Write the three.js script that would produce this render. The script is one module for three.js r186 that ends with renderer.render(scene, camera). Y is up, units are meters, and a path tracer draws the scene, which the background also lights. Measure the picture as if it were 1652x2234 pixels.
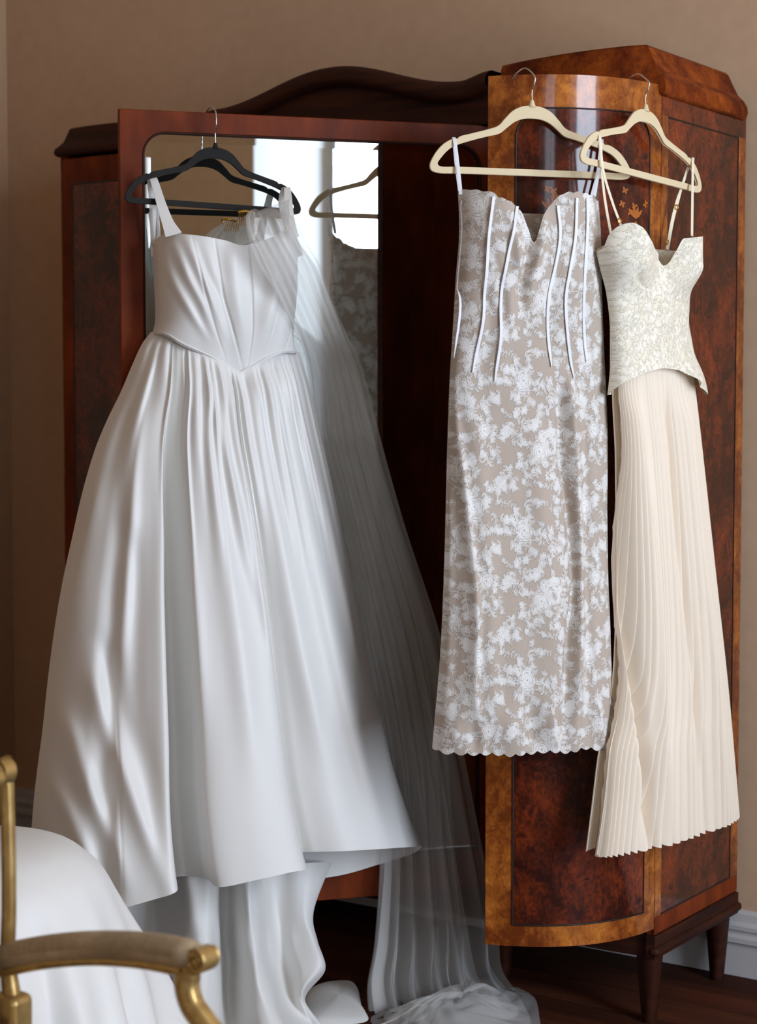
import * as THREE from 'three';
import { RectAreaLightUniformsLib } from 'three/addons/lights/RectAreaLightUniformsLib.js';
import { RoundedBoxGeometry } from 'three/addons/geometries/RoundedBoxGeometry.js';
import { mergeGeometries } from 'three/addons/utils/BufferGeometryUtils.js';

// ---------------------------------------------------------------- camera, sky, light, exposure
const scene = new THREE.Scene();
const FOCAL = 4000, CX = 826, CY = 1117, HORIZON = 870;            // pixels of the 1652 x 2234 photograph
const YAW = THREE.MathUtils.degToRad(34.5), PITCH = Math.atan((CY - HORIZON) / FOCAL);
const EYE = new THREE.Vector3(2.5974, 1.37, 4.0347);
const FWD = new THREE.Vector3(-Math.sin(YAW) * Math.cos(PITCH), -Math.sin(PITCH), -Math.cos(YAW) * Math.cos(PITCH));
const RIGHT = new THREE.Vector3(Math.cos(YAW), 0, -Math.sin(YAW));
const UPV = new THREE.Vector3().crossVectors(RIGHT, FWD);
const camera = new THREE.PerspectiveCamera(2 * THREE.MathUtils.radToDeg(Math.atan(CY / FOCAL)), 1652 / 2234, 0.05, 60);
camera.position.copy(EYE); camera.up.set(0, 1, 0); camera.lookAt(EYE.clone().add(FWD)); camera.updateMatrixWorld(true);
camera.focus = 3.7; camera.userData.fStop = 4.0;

scene.background = new THREE.Color(0xe6eef8); scene.backgroundIntensity = 1.6;
RectAreaLightUniformsLib.init();
for (const [z, power] of [[1.73, 12.0], [4.33, 2.0]]) {                                          // daylight through the two windows of the right-hand wall
  const daylight = new THREE.RectAreaLight(new THREE.Color().setRGB(0.82, 0.945, 1.13), power, 1.1, 2.36);
  daylight.position.set(3.93, 1.71, z); daylight.lookAt(0, 1.71, z); daylight.name = 'window_daylight'; scene.add(daylight);
}

const renderer = new THREE.WebGLRenderer({ antialias: true });
renderer.toneMapping = THREE.LinearToneMapping; renderer.toneMappingExposure = 1.05;
renderer.shadowMap.enabled = true; renderer.shadowMap.type = THREE.PCFSoftShadowMap;

// ---------------------------------------------------------------- helpers
function rng(seed) { let a = seed >>> 0; return () => { a = (a + 0x6D2B79F5) | 0; let t = Math.imul(a ^ (a >>> 15), 1 | a); t = (t + Math.imul(t ^ (t >>> 7), 61 | t)) ^ t; return ((t ^ (t >>> 14)) >>> 0) / 4294967296; }; }
const V3 = (x, y, z) => new THREE.Vector3(x, y, z);
const clamp = (x, a = 0, b = 1) => Math.min(b, Math.max(a, x));
const lerp = (a, b, t) => a + (b - a) * t;
const sstep = (a, b, x) => { const t = clamp((x - a) / (b - a)); return t * t * (3 - 2 * t); };
const gauss = (d, w) => Math.exp(-(d * d) / (w * w));
const hash2 = (x, y, s) => { let h = Math.imul(x, 374761393) ^ Math.imul(y, 668265263) ^ Math.imul(s, 1274126177); h = Math.imul(h ^ (h >>> 13), 1274126177); return ((h ^ (h >>> 16)) >>> 0) / 4294967296; };
function vnoise(x, y, px, py, s) {            // value noise that repeats after px, py cells
  const xi = Math.floor(x), yi = Math.floor(y), fx = x - xi, fy = y - yi, u = fx * fx * (3 - 2 * fx), v = fy * fy * (3 - 2 * fy);
  const m = (a, p) => ((a % p) + p) % p, A = m(xi, px), B = m(xi + 1, px), C = m(yi, py), D = m(yi + 1, py);
  return lerp(lerp(hash2(A, C, s), hash2(B, C, s), u), lerp(hash2(A, D, s), hash2(B, D, s), u), v);
}
function fbm(u, v, fx, fy, oct, s) { let a = 0.5, t = 0, n = 0; for (let o = 0; o < oct; o++) { t += a * vnoise(u * fx, v * fy, fx, fy, s + o * 17); n += a; a *= 0.5; fx *= 2; fy *= 2; } return t / n; }
const noise1 = (x, s = 1) => { const i = Math.floor(x), f = x - i, u = f * f * (3 - 2 * f); return lerp(hash2(i, 7, s), hash2(i + 1, 7, s), u) * 2 - 1; };
const noise2 = (x, y, s = 1) => vnoise(x + 500, y + 500, 100003, 100003, s) * 2 - 1;
// pixel -> world
const rayOf = (px, py) => FWD.clone().addScaledVector(RIGHT, (px - CX) / FOCAL).addScaledVector(UPV, -(py - CY) / FOCAL);
function onPlane(px, py, p0, n) { const d = rayOf(px, py); return EYE.clone().addScaledVector(d, p0.clone().sub(EYE).dot(n) / d.dot(n)); }
// a smooth table: [[x, value], ...] with x increasing
function table(pts) {
  const p = pts.slice().sort((a, b) => a[0] - b[0]), n = p.length;
  const d = []; for (let i = 0; i < n - 1; i++) d.push((p[i + 1][1] - p[i][1]) / (p[i + 1][0] - p[i][0] || 1e-9));
  const m = p.map((_, i) => i === 0 ? d[0] : i === n - 1 ? d[n - 2] : d[i - 1] * d[i] <= 0 ? 0 : 2 * d[i - 1] * d[i] / (d[i - 1] + d[i]));
  return (x) => {
    if (x <= p[0][0]) return p[0][1]; if (x >= p[n - 1][0]) return p[n - 1][1];
    let i = 0; while (x > p[i + 1][0]) i++;
    const h = p[i + 1][0] - p[i][0], t = (x - p[i][0]) / h, t2 = t * t, t3 = t2 * t;
    return (2 * t3 - 3 * t2 + 1) * p[i][1] + (t3 - 2 * t2 + t) * h * m[i] + (-2 * t3 + 3 * t2) * p[i + 1][1] + (t3 - t2) * h * m[i + 1];
  };
}
function crSample(arr, x) {                    // Catmull-Rom through equally spaced rows of numbers
  const n = arr.length - 1, i = Math.min(n - 1, Math.max(0, Math.floor(x))), t = x - i;
  const a = arr[Math.max(0, i - 1)], b = arr[i], c = arr[i + 1], d = arr[Math.min(n, i + 2)];
  return b.map((_, k) => 0.5 * ((2 * b[k]) + (-a[k] + c[k]) * t + (2 * a[k] - 5 * b[k] + 4 * c[k] - d[k]) * t * t + (-a[k] + 3 * b[k] - 3 * c[k] + d[k]) * t * t * t));
}
// a sheet of (nu + 1) x (nv + 1) points; fn(u, v) -> [x, y, z, tu?, tv?]
function sheet(nu, nv, fn, wrapU = false) {
  const pos = [], uv = [], idx = [];
  for (let j = 0; j <= nv; j++) for (let i = 0; i <= nu; i++) { const p = fn(i / nu, j / nv); pos.push(p[0], p[1], p[2]); uv.push(p[3] ?? i / nu, p[4] ?? 1 - j / nv); }
  for (let j = 0; j < nv; j++) for (let i = 0; i < nu; i++) { const a = j * (nu + 1) + i, b = a + 1, c = a + nu + 1, d = c + 1; idx.push(a, c, b, b, c, d); }
  const g = new THREE.BufferGeometry();
  g.setAttribute('position', new THREE.Float32BufferAttribute(pos, 3)); g.setAttribute('uv', new THREE.Float32BufferAttribute(uv, 2)); g.setIndex(idx); g.computeVertexNormals();
  if (wrapU) { const N = g.attributes.normal; for (let j = 0; j <= nv; j++) { const a = j * (nu + 1), b = a + nu; const v = V3(N.getX(a) + N.getX(b), N.getY(a) + N.getY(b), N.getZ(a) + N.getZ(b)).normalize(); N.setXYZ(a, v.x, v.y, v.z); N.setXYZ(b, v.x, v.y, v.z); } }
  return g;
}
function triUV(geo) {                          // uv in metres from the faces' own directions
  const g = geo.index ? geo.toNonIndexed() : geo, P = g.attributes.position, uv = new Float32Array(P.count * 2);
  const a = V3(), b = V3(), c = V3();
  for (let i = 0; i < P.count; i += 3) {
    a.fromBufferAttribute(P, i); b.fromBufferAttribute(P, i + 1); c.fromBufferAttribute(P, i + 2);
    const n = b.clone().sub(a).cross(c.clone().sub(a)), ax = Math.abs(n.x), ay = Math.abs(n.y), az = Math.abs(n.z);
    [a, b, c].forEach((p, k) => { const q = ax >= ay && ax >= az ? [p.z, p.y] : ay >= az ? [p.x, p.z] : [p.x, p.y]; uv[(i + k) * 2] = q[0]; uv[(i + k) * 2 + 1] = q[1]; });
  }
  g.setAttribute('uv', new THREE.BufferAttribute(uv, 2)); return g;
}
function box(x0, x1, y0, y1, z0, z1, r = 0) {
  const w = x1 - x0, h = y1 - y0, d = z1 - z0;
  const g = r ? new RoundedBoxGeometry(w, h, d, 2, Math.min(r, w / 2.1, h / 2.1, d / 2.1)) : new THREE.BoxGeometry(w, h, d);
  g.translate((x0 + x1) / 2, (y0 + y1) / 2, (z0 + z1) / 2); return triUV(g);
}
const taken = {};
function numbered(n) { taken[n] = (taken[n] ?? -1) + 1; return taken[n] ? `${n}_${String(taken[n]).padStart(3, '0')}` : n; }
function thing(name, label, category, x = 0, y = 0, z = 0, turn = 0, group) {
  const o = new THREE.Group(); o.name = numbered(name); o.position.set(x, y, z); o.rotation.y = turn; o.userData = { label, category }; if (group) o.userData.group = group; scene.add(o); o.updateMatrixWorld(true); return o;
}
function part(name, geo, mat, parent, label) { const m = new THREE.Mesh(geo, mat); m.name = name; parent.add(m); if (label) m.userData.label = label; return m; }
function structure(name, geo, mat, label) { const m = new THREE.Mesh(geo, mat); m.name = name; m.userData = { kind: 'structure', label, category: name.split('_')[0] }; scene.add(m); return m; }
function ribbon(path, widths, thick, seg = 60, side = null) {     // a flat band swept along points; side(t) gives the band's own width direction
  const c = new THREE.CatmullRomCurve3(path, false, 'centripetal'), W = table(widths);
  const ring = [[-1, 0.5], [-0.9, 1], [0.9, 1], [1, 0.5], [1, -0.5], [0.9, -1], [-0.9, -1], [-1, -0.5], [-1, 0.5]];
  return sheet(ring.length - 1, seg, (a, v) => {
    const p = c.getPoint(v), t = c.getTangent(v), s = side ? side(v) : V3(1, 0, 0); s.addScaledVector(t, -s.dot(t)).normalize(); const n = V3().crossVectors(t, s);
    const q = ring[Math.round(a * (ring.length - 1))], w = W(v) / 2; p.addScaledVector(s, q[0] * w).addScaledVector(n, q[1] * thick / 2); return [p.x, p.y, p.z, q[0] * w, v];
  });
}
function tube(path, r, seg = 40, rs = 8, closed = false) { return new THREE.TubeGeometry(new THREE.CatmullRomCurve3(path, closed, 'centripetal'), seg, r, rs, closed); }

// ---------------------------------------------------------------- textures
function dataTex(size, fn, srgb, rep) {
  const d = new Uint8Array(size * size * 4);
  for (let j = 0; j < size; j++) for (let i = 0; i < size; i++) { const c = fn(i / size, j / size), k = (j * size + i) * 4; d[k] = clamp(c[0], 0, 255); d[k + 1] = clamp(c[1], 0, 255); d[k + 2] = clamp(c[2], 0, 255); d[k + 3] = 255; }
  const t = new THREE.DataTexture(d, size, size); t.wrapS = t.wrapT = THREE.RepeatWrapping; t.magFilter = THREE.LinearFilter; t.minFilter = THREE.LinearMipmapLinearFilter; t.generateMipmaps = true; if (srgb) t.colorSpace = THREE.SRGBColorSpace; t.repeat.set(rep, rep); t.needsUpdate = true; return t;
}
const mixc = (a, b, t) => [lerp(a[0], b[0], t), lerp(a[1], b[1], t), lerp(a[2], b[2], t)];
const burlField = (u, v, s) => { const a = fbm(u, v, 5, 4, 4, s), c = fbm(u, v, 9, 9, 3, s + 31), b = fbm(u + 0.10 * a, v + 0.16 * c, 26, 22, 4, s + 50), d = fbm(u, v, 110, 90, 2, s + 70); return [a, b, d]; };
const burlMap = dataTex(1024, (u, v) => { const [a, b, d] = burlField(u, v, 3); let c = mixc([48, 14, 4], [156, 62, 16], clamp(0.42 + 1.2 * (a - 0.5) + 0.95 * (b - 0.5) + 0.5 * (d - 0.5))); if (b > 0.62) c = mixc(c, [34, 10, 5], clamp((b - 0.62) * 4)); return c; }, true, 1.9);
const burlBump = dataTex(512, (u, v) => { const k = fbm(u, v, 10, 10, 4, 9) * 255; return [k, k, k]; }, false, 2.0);
const bandMap = dataTex(768, (u, v) => { const [a, b, d] = burlField(u, v, 21); return mixc([104, 46, 12], [198, 120, 44], clamp(0.5 + 1.3 * (a - 0.5) + 0.9 * (b - 0.5) + 0.4 * (d - 0.5))); }, true, 2.2);
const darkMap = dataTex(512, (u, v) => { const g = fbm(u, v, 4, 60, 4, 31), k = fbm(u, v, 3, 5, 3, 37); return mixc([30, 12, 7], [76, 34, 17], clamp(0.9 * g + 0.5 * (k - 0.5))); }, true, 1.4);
const frameMap = dataTex(512, (u, v) => { const g = fbm(u, v, 22, 5, 4, 41), k = fbm(u, v, 5, 4, 3, 47); return mixc([70, 25, 7], [150, 64, 20], clamp(0.25 + 0.6 * (g - 0.3) + 0.8 * (k - 0.4))); }, true, 1.7);
const plasterMap = dataTex(512, (u, v) => { const a = fbm(u, v, 4, 4, 4, 61), b = fbm(u, v, 60, 60, 2, 67); const k = (a - 0.5) * 10 + (b - 0.5) * 7; return [200 + k, 166 + k, 135 + k]; }, true, 0.7);
const plasterBump = dataTex(512, (u, v) => { const k = fbm(u, v, 24, 24, 4, 71) * 255; return [k, k, k]; }, false, 0.9);
const plankMap = dataTex(512, (u, v) => { const g = fbm(u, v, 3, 40, 4, 81), k = fbm(u, v, 4, 6, 3, 87); return mixc([52, 26, 15], [104, 56, 33], clamp(0.8 * g + 0.6 * (k - 0.4))); }, true, 0.9);
const velvetMap = dataTex(256, (u, v) => { const a = fbm(u, v, 5, 5, 4, 91), b = fbm(u, v, 70, 70, 2, 97); const k = (a - 0.5) * 60 + (b - 0.5) * 24; return [164 + k, 142 + k, 112 + k * 0.9]; }, true, 5);
const weaveBump = dataTex(256, (u, v) => { const k = 128 + 60 * Math.sin(u * 64 * Math.PI * 2) * Math.sin(v * 64 * Math.PI * 2) + 60 * (fbm(u, v, 30, 30, 2, 101) - 0.5); return [k, k, k]; }, false, 12);
const gildMap = dataTex(256, (u, v) => { const a = fbm(u, v, 6, 6, 4, 111); return mixc([138, 104, 54], [218, 186, 122], clamp(0.1 + 1.0 * a)); }, true, 6);

// floral lace drawn motif by motif; returns [colour canvas, height canvas]
function laceCanvas(size, ground, thread, vein, seed, density) {
  const R = rng(seed), cols = [], mk = () => { const c = document.createElement('canvas'); c.width = c.height = size; return c; };
  const A = mk(), B = mk(), a = A.getContext('2d'), b = B.getContext('2d');
  a.fillStyle = ground; a.fillRect(0, 0, size, size); b.fillStyle = '#303030'; b.fillRect(0, 0, size, size);
  const th = (al) => `rgba(${thread},${al})`;
  a.strokeStyle = th(0.10); a.lineWidth = 1.5; for (let i = 0; i < size; i += 7) { a.beginPath(); a.moveTo(i, 0); a.lineTo(i, size); a.stroke(); a.beginPath(); a.moveTo(0, i); a.lineTo(size, i); a.stroke(); }
  const each = (x, y, r, fn) => { for (const dx of [-size, 0, size]) for (const dy of [-size, 0, size]) if (x + dx > -r && x + dx < size + r && y + dy > -r && y + dy < size + r) for (const [c, hh] of [[a, 0], [b, 1]]) { c.save(); c.translate(x + dx, y + dy); fn(c, hh); c.restore(); } };
  const leaf = (c, hh, len, wid, al) => { c.fillStyle = hh ? `rgba(255,255,255,${al * 0.7})` : th(al * 0.72); c.beginPath(); c.moveTo(0, 0); c.quadraticCurveTo(len * 0.4, -wid, len, 0); c.quadraticCurveTo(len * 0.4, wid, 0, 0); c.fill(); c.strokeStyle = hh ? 'rgba(255,255,255,0.9)' : th(Math.min(0.9, al + 0.1)); c.lineWidth = 2; c.stroke(); if (!hh) { c.strokeStyle = `rgba(${vein},0.35)`; c.lineWidth = 1.6; for (const q of [0.25, 0.45, 0.65]) { c.beginPath(); c.moveTo(len * q, -wid * 0.4); c.lineTo(len * (q + 0.1), wid * 0.4); c.stroke(); } } };
  const spray = (x, y, n, ang, s) => {
    let px = x, py = y, an = ang;
    for (let i = 0; i < n; i++) {
      an += (R() - 0.5) * 0.7; const sx = px, sy = py; px += Math.cos(an) * 30 * s; py += Math.sin(an) * 30 * s; const ex = px - sx, ey = py - sy;
      each(sx, sy, 60, (c, hh) => { c.strokeStyle = hh ? '#d0d0d0' : th(0.75); c.lineWidth = 5; c.beginPath(); c.moveTo(0, 0); c.lineTo(ex, ey); c.stroke(); });
      for (const sd of [-1, 1]) { const la = an + sd * (0.7 + R() * 0.5), ln = (34 + R() * 20) * s, wd = (18 + R() * 10) * s, al = 0.45 + R() * 0.4; each(px, py, 120, (c, hh) => { c.rotate(la); leaf(c, hh, ln, wd, al); }); }
    }
    const pet = 5; for (let k = 0; k < pet; k++) { const la = an + k * Math.PI * 2 / pet; each(px, py, 100, (c, hh) => { c.rotate(la); leaf(c, hh, 32 * s, 20 * s, 0.7); }); }
  };
  const rose = (x, y, r) => {
    for (let k = 0; k < 9; k++) { const an = k * 0.698 + R() * 0.4, al = 0.5 + R() * 0.2, q = 0.85 + R() * 0.4; each(x, y, r * 2.6, (c, hh) => { c.rotate(an); c.translate(r * 0.72, 0); leaf(c, hh, r * 0.7 * q, r * 0.36, al); }); }
    for (let ring = 0; ring < 4; ring++) { const rr = r * (1 - ring * 0.22), n = 6 - ring; for (let k = 0; k < n; k++) { const an = k * Math.PI * 2 / n + ring * 0.7 + R() * 0.6, al = 0.34 + R() * 0.22, ex = rr * (0.38 + R() * 0.1), ey = rr * (0.4 + R() * 0.14), of = rr * (0.48 + R() * 0.1), tw = (R() - 0.5) * 0.8, a0 = -0.5 - R() * 0.7, a1 = 0.5 + R() * 0.7; each(x, y, r * 2, (c, hh) => { c.rotate(an); c.translate(of, 0); c.rotate(tw); c.fillStyle = hh ? `rgba(255,255,255,${0.2 + ring * 0.08})` : th(al); c.beginPath(); c.ellipse(0, 0, ex, ey, 0, 0, 7); c.fill(); c.strokeStyle = hh ? 'rgba(60,60,60,0.5)' : `rgba(${vein},0.5)`; c.lineWidth = 2.4; c.beginPath(); c.ellipse(0, 0, ex, ey, 0, a0, a1); c.stroke(); }); } }
  };
  const spots = [[0.2, 0.14], [0.66, 0.3], [0.31, 0.62], [0.78, 0.8]];
  for (let k = 0; k < 150 * density; k++) spray(R() * size, R() * size, 3 + Math.floor(R() * 4), R() * 6.28, 0.62 + R() * 0.45);
  for (const [x, y] of spots) rose((x + (R() - 0.5) * 0.06) * size, (y + (R() - 0.5) * 0.06) * size, size * (0.066 + R() * 0.02));
  for (let k = 0; k < 40 * density; k++) spray(R() * size, R() * size, 3, R() * 6.28, 0.9);
  return [A, B];
}
function canvasTex(c, srgb, rx, ry) { const t = new THREE.CanvasTexture(c); t.wrapS = t.wrapT = THREE.RepeatWrapping; if (srgb) t.colorSpace = THREE.SRGBColorSpace; t.repeat.set(rx, ry); return t; }
const [laceC, laceH] = laceCanvas(1024, 'rgb(182,165,150)', '234,231,227', '150,134,120', 5, 1.0);
const [creamC, creamH] = laceCanvas(1024, 'rgb(236,227,203)', '247,240,223', '222,212,184', 15, 1.6);

// ---------------------------------------------------------------- materials
const phys = (o) => new THREE.MeshPhysicalMaterial({ side: THREE.DoubleSide, ...o });
const M = {
  burl: phys({ map: burlMap, bumpMap: burlBump, bumpScale: 0.0022, roughness: 0.55, specularIntensity: 0.2, clearcoat: 0.9, clearcoatRoughness: 0.09 }),
  band: phys({ map: bandMap, bumpMap: burlBump, bumpScale: 0.0022, roughness: 0.55, specularIntensity: 0.2, clearcoat: 0.9, clearcoatRoughness: 0.09 }),
  dark: phys({ map: darkMap, roughness: 0.6, specularIntensity: 0.35 }),
  frame: phys({ map: frameMap, bumpMap: burlBump, bumpScale: 0.0008, roughness: 0.6, specularIntensity: 0.25, clearcoat: 0.06, clearcoatRoughness: 0.3 }),
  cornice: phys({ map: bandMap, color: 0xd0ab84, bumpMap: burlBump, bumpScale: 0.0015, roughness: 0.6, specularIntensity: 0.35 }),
  line: phys({ color: 0x1c0d08, roughness: 0.5 }),
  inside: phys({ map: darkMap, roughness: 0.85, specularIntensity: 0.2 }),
  marquetry: phys({ color: 0xa85c1c, roughness: 0.4, clearcoat: 0.5 }),
  mirror: phys({ color: 0xdfe6e4, metalness: 1, roughness: 0.015 }),
  wall: phys({ map: plasterMap, bumpMap: plasterBump, bumpScale: 0.0008, roughness: 0.9 }),
  ceiling: phys({ color: 0xe2d2ba, roughness: 0.95 }),
  white: phys({ color: 0xbdbab8, roughness: 0.5 }),
  plank: [0xffffff, 0xdcd0c8, 0xc4b4aa].map((c) => phys({ map: plankMap, color: c, roughness: 0.75, specularIntensity: 0.3 })),
  glass: phys({ color: 0xffffff, transmission: 1, roughness: 0, thickness: 0 }),
  satin: phys({ color: 0xe6e3de, roughness: 0.5, sheen: 0.3, sheenRoughness: 0.4, sheenColor: new THREE.Color(0xffffff) }),
  tulle: phys({ color: 0xf6f5f2, roughness: 1, specularIntensity: 0.1, transmission: 0.35, thickness: 0, transparent: true, opacity: 0.31, depthWrite: false }),
  tulleThick: phys({ color: 0xf6f5f2, roughness: 1, specularIntensity: 0.1, transmission: 0.35, thickness: 0, transparent: true, opacity: 0.38, depthWrite: false }),
  lace: phys({ map: canvasTex(laceC, true, 1 / 0.30, 1 / 0.30), bumpMap: canvasTex(laceH, false, 1 / 0.30, 1 / 0.30), bumpScale: 0.0015, roughness: 0.85 }),
  laceLining: phys({ color: 0xb09f90, roughness: 0.85 }),
  boning: phys({ color: 0xe6e6ea, roughness: 0.5 }),
  creamLace: phys({ map: canvasTex(creamC, true, 1 / 0.15, 1 / 0.15), bumpMap: canvasTex(creamH, false, 1 / 0.15, 1 / 0.15), bumpScale: 0.0013, roughness: 0.85 }),
  cream: phys({ color: 0xe9ddc2, roughness: 0.7 }),
  pleat: phys({ color: 0xf6e7d2, roughness: 0.6, transmission: 0.12, thickness: 0 }),
  blackVelvet: phys({ color: 0x15120f, roughness: 0.85, sheen: 0.4, sheenRoughness: 0.6 }),
  creamVelvet: phys({ color: 0xdcc9a4, roughness: 0.85, sheen: 0.4, sheenRoughness: 0.6 }),
  chrome: phys({ color: 0xd8d8dc, metalness: 1, roughness: 0.2 }),
  gold: phys({ color: 0xd9a441, metalness: 1, roughness: 0.35 }),
  gilt: phys({ map: gildMap, metalness: 0.7, roughness: 0.33 }),
  velvet: phys({ map: velvetMap, bumpMap: weaveBump, bumpScale: 0.0006, roughness: 0.9, sheen: 0.5, sheenRoughness: 0.5, sheenColor: new THREE.Color(0xcdbb9c) }),
};

// ---------------------------------------------------------------- the room
const RX0 = -1.555, RX1 = 3.6, RZ1 = 5.9, RY = 3.25, GX = 4.0;
structure('wall_back', box(RX0 - 0.2, RX1 + 0.42, 0, RY, -0.2, 0), M.wall, 'taupe plaster wall behind the wardrobe');
structure('wall_left', box(RX0 - 0.2, RX0, 0, RY, 0, RZ1), M.wall, 'taupe plaster wall meeting the wardrobe wall in a corner');
structure('wall_front', box(RX0 - 0.2, RX1 + 0.42, 0, RY, RZ1, RZ1 + 0.2), M.wall, 'taupe plaster wall opposite the wardrobe');
structure('ceiling', box(RX0 - 0.2, RX1 + 0.42, RY, RY + 0.2, -0.2, RZ1 + 0.2), M.ceiling, 'off white plaster ceiling');
{ // right wall with two deep window recesses whose sides are splayed
  const wy0 = 0.42, wy1 = 3.0, spans = [[0.95, 2.51], [3.55, 5.11]], pieces = [box(RX1, RX1 + 0.42, 0, RY, 0, 0.95), box(RX1, RX1 + 0.42, 0, RY, 2.51, 3.55), box(RX1, RX1 + 0.42, 0, RY, 5.11, RZ1)];
  for (const [a, b] of spans) pieces.push(box(RX1, RX1 + 0.42, 0, wy0, a, b), box(RX1, RX1 + 0.42, wy1, RY, a, b));
  structure('wall_right', mergeGeometries(pieces), M.wall, 'taupe plaster wall with two tall windows');
  const prism = (za, zb) => { const s = new THREE.Shape([[RX1 - 0.012, za], [GX + 0.02, za], [GX + 0.02, zb]].map(([x, z]) => new THREE.Vector2(x, z))); const g = new THREE.ExtrudeGeometry(s, { depth: wy1 - wy0, bevelEnabled: false }); g.rotateX(Math.PI / 2); g.translate(0, wy1, 0); return triUV(g); };
  spans.forEach(([wz0, wz1], i) => {
    const gz0 = wz0 + 0.22, gz1 = wz1 - 0.22, m = (wz0 + wz1) / 2, where = ['of the window nearer the wardrobe', 'of the window farther from the wardrobe'][i];
    structure(`trim_${3 * i + 1}`, prism(wz0, gz0), M.white, `white splayed reveal ${where}, near side`);
    structure(`trim_${3 * i + 2}`, prism(wz1, gz1), M.white, `white splayed reveal ${where}, far side`);
    structure(`trim_${3 * i + 3}`, box(RX1 - 0.06, GX + 0.02, wy0 - 0.03, wy0, wz0 - 0.02, Math.min(wz1 + 0.02, RZ1), 0.008), M.white, `white sill ${where}`);
    const win = structure(`window_${i + 1}`, mergeGeometries([box(GX - 0.03, GX + 0.03, wy0, wy0 + 0.07, gz0, gz1), box(GX - 0.03, GX + 0.03, wy1 - 0.07, wy1, gz0, gz1), box(GX - 0.03, GX + 0.03, wy0, wy1, gz0, gz0 + 0.06), box(GX - 0.03, GX + 0.03, wy0, wy1, gz1 - 0.06, gz1), box(GX - 0.02, GX + 0.02, wy0, wy1, m - 0.04, m + 0.04), box(GX - 0.02, GX + 0.02, 2.2, 2.26, gz0, gz1)]), M.white, ['tall white casement window nearer the wardrobe', 'tall white casement window farther from the wardrobe'][i]);
    for (const [za, zb] of [[gz0 + 0.06, m - 0.04], [m + 0.04, gz1 - 0.06]]) for (const [ya, yb] of [[wy0 + 0.07, 2.2], [2.26, wy1 - 0.07]]) part('pane', box(GX - 0.002, GX + 0.002, ya, yb, za, zb), M.glass, win);
  });
}
{ // plank floor
  const fl = structure('floor', box(RX0 - 0.2, RX1 + 0.42, -0.2, -0.012, -0.2, RZ1 + 0.2), M.line, 'dark brown plank floor');
  const R = rng(77), pw = 0.135;
  for (let z = 0, row = 0; z < RZ1; z += pw, row++) {
    let x = RX0 - R() * 1.2;
    while (x < RX1) { const len = 1.5 + R() * 0.9, a = Math.max(x, RX0), b = Math.min(x + len, RX1); if (b - a > 0.05) { const g = box(a + 0.001, b - 0.001, -0.012, 0, z + 0.001, Math.min(RZ1, z + pw - 0.001), 0.0015); const uv = g.attributes.uv, o = R() * 5; for (let i = 0; i < uv.count; i++) uv.setXY(i, uv.getX(i) + o, uv.getY(i) + o * 0.7); part('plank', g, M.plank[Math.floor(R() * 3)], fl); } x += len; }
  }
}
{ // moulded skirting boards
  const prof = [[0, 0], [0.022, 0], [0.022, 0.078], [0.03, 0.082], [0.03, 0.094], [0.02, 0.1], [0.02, 0.108], [0.026, 0.112], [0.026, 0.122], [0.016, 0.13], [0.013, 0.148], [0.006, 0.154], [0, 0.156]];
  const board = (len) => { const g = new THREE.ExtrudeGeometry(new THREE.Shape(prof.map(([x, y]) => new THREE.Vector2(x, y))), { depth: len, bevelEnabled: false }); return triUV(g); };
  let g = board(RX1 - RX0); g.rotateY(-Math.PI / 2); g.translate(RX1, 0, 0); structure('baseboard_back', g, M.white, 'moulded white skirting board along the wardrobe wall');
  g = board(RZ1); g.translate(RX0, 0, 0); structure('baseboard_left', g, M.white, 'moulded white skirting board along the corner wall');
  g = board(RZ1); g.rotateY(Math.PI); g.translate(RX1, 0, RZ1); structure('baseboard_right', g, M.white, 'moulded white skirting board under the window');
  g = board(RX1 - RX0); g.rotateY(Math.PI / 2); g.translate(RX0, 0, RZ1); structure('baseboard_front', g, M.white, 'moulded white skirting board opposite the wardrobe');
}

// ---------------------------------------------------------------- the wardrobe
const WX = 0.874, SX = 0.44, ZC = 0.47, ZM = 0.43, BULGE = 0.05, YB = 0.155, YT = 2.03;
const wardrobe = thing('wardrobe', 'burl walnut wardrobe with two open doors, one of them mirrored', 'wardrobe');
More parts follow.
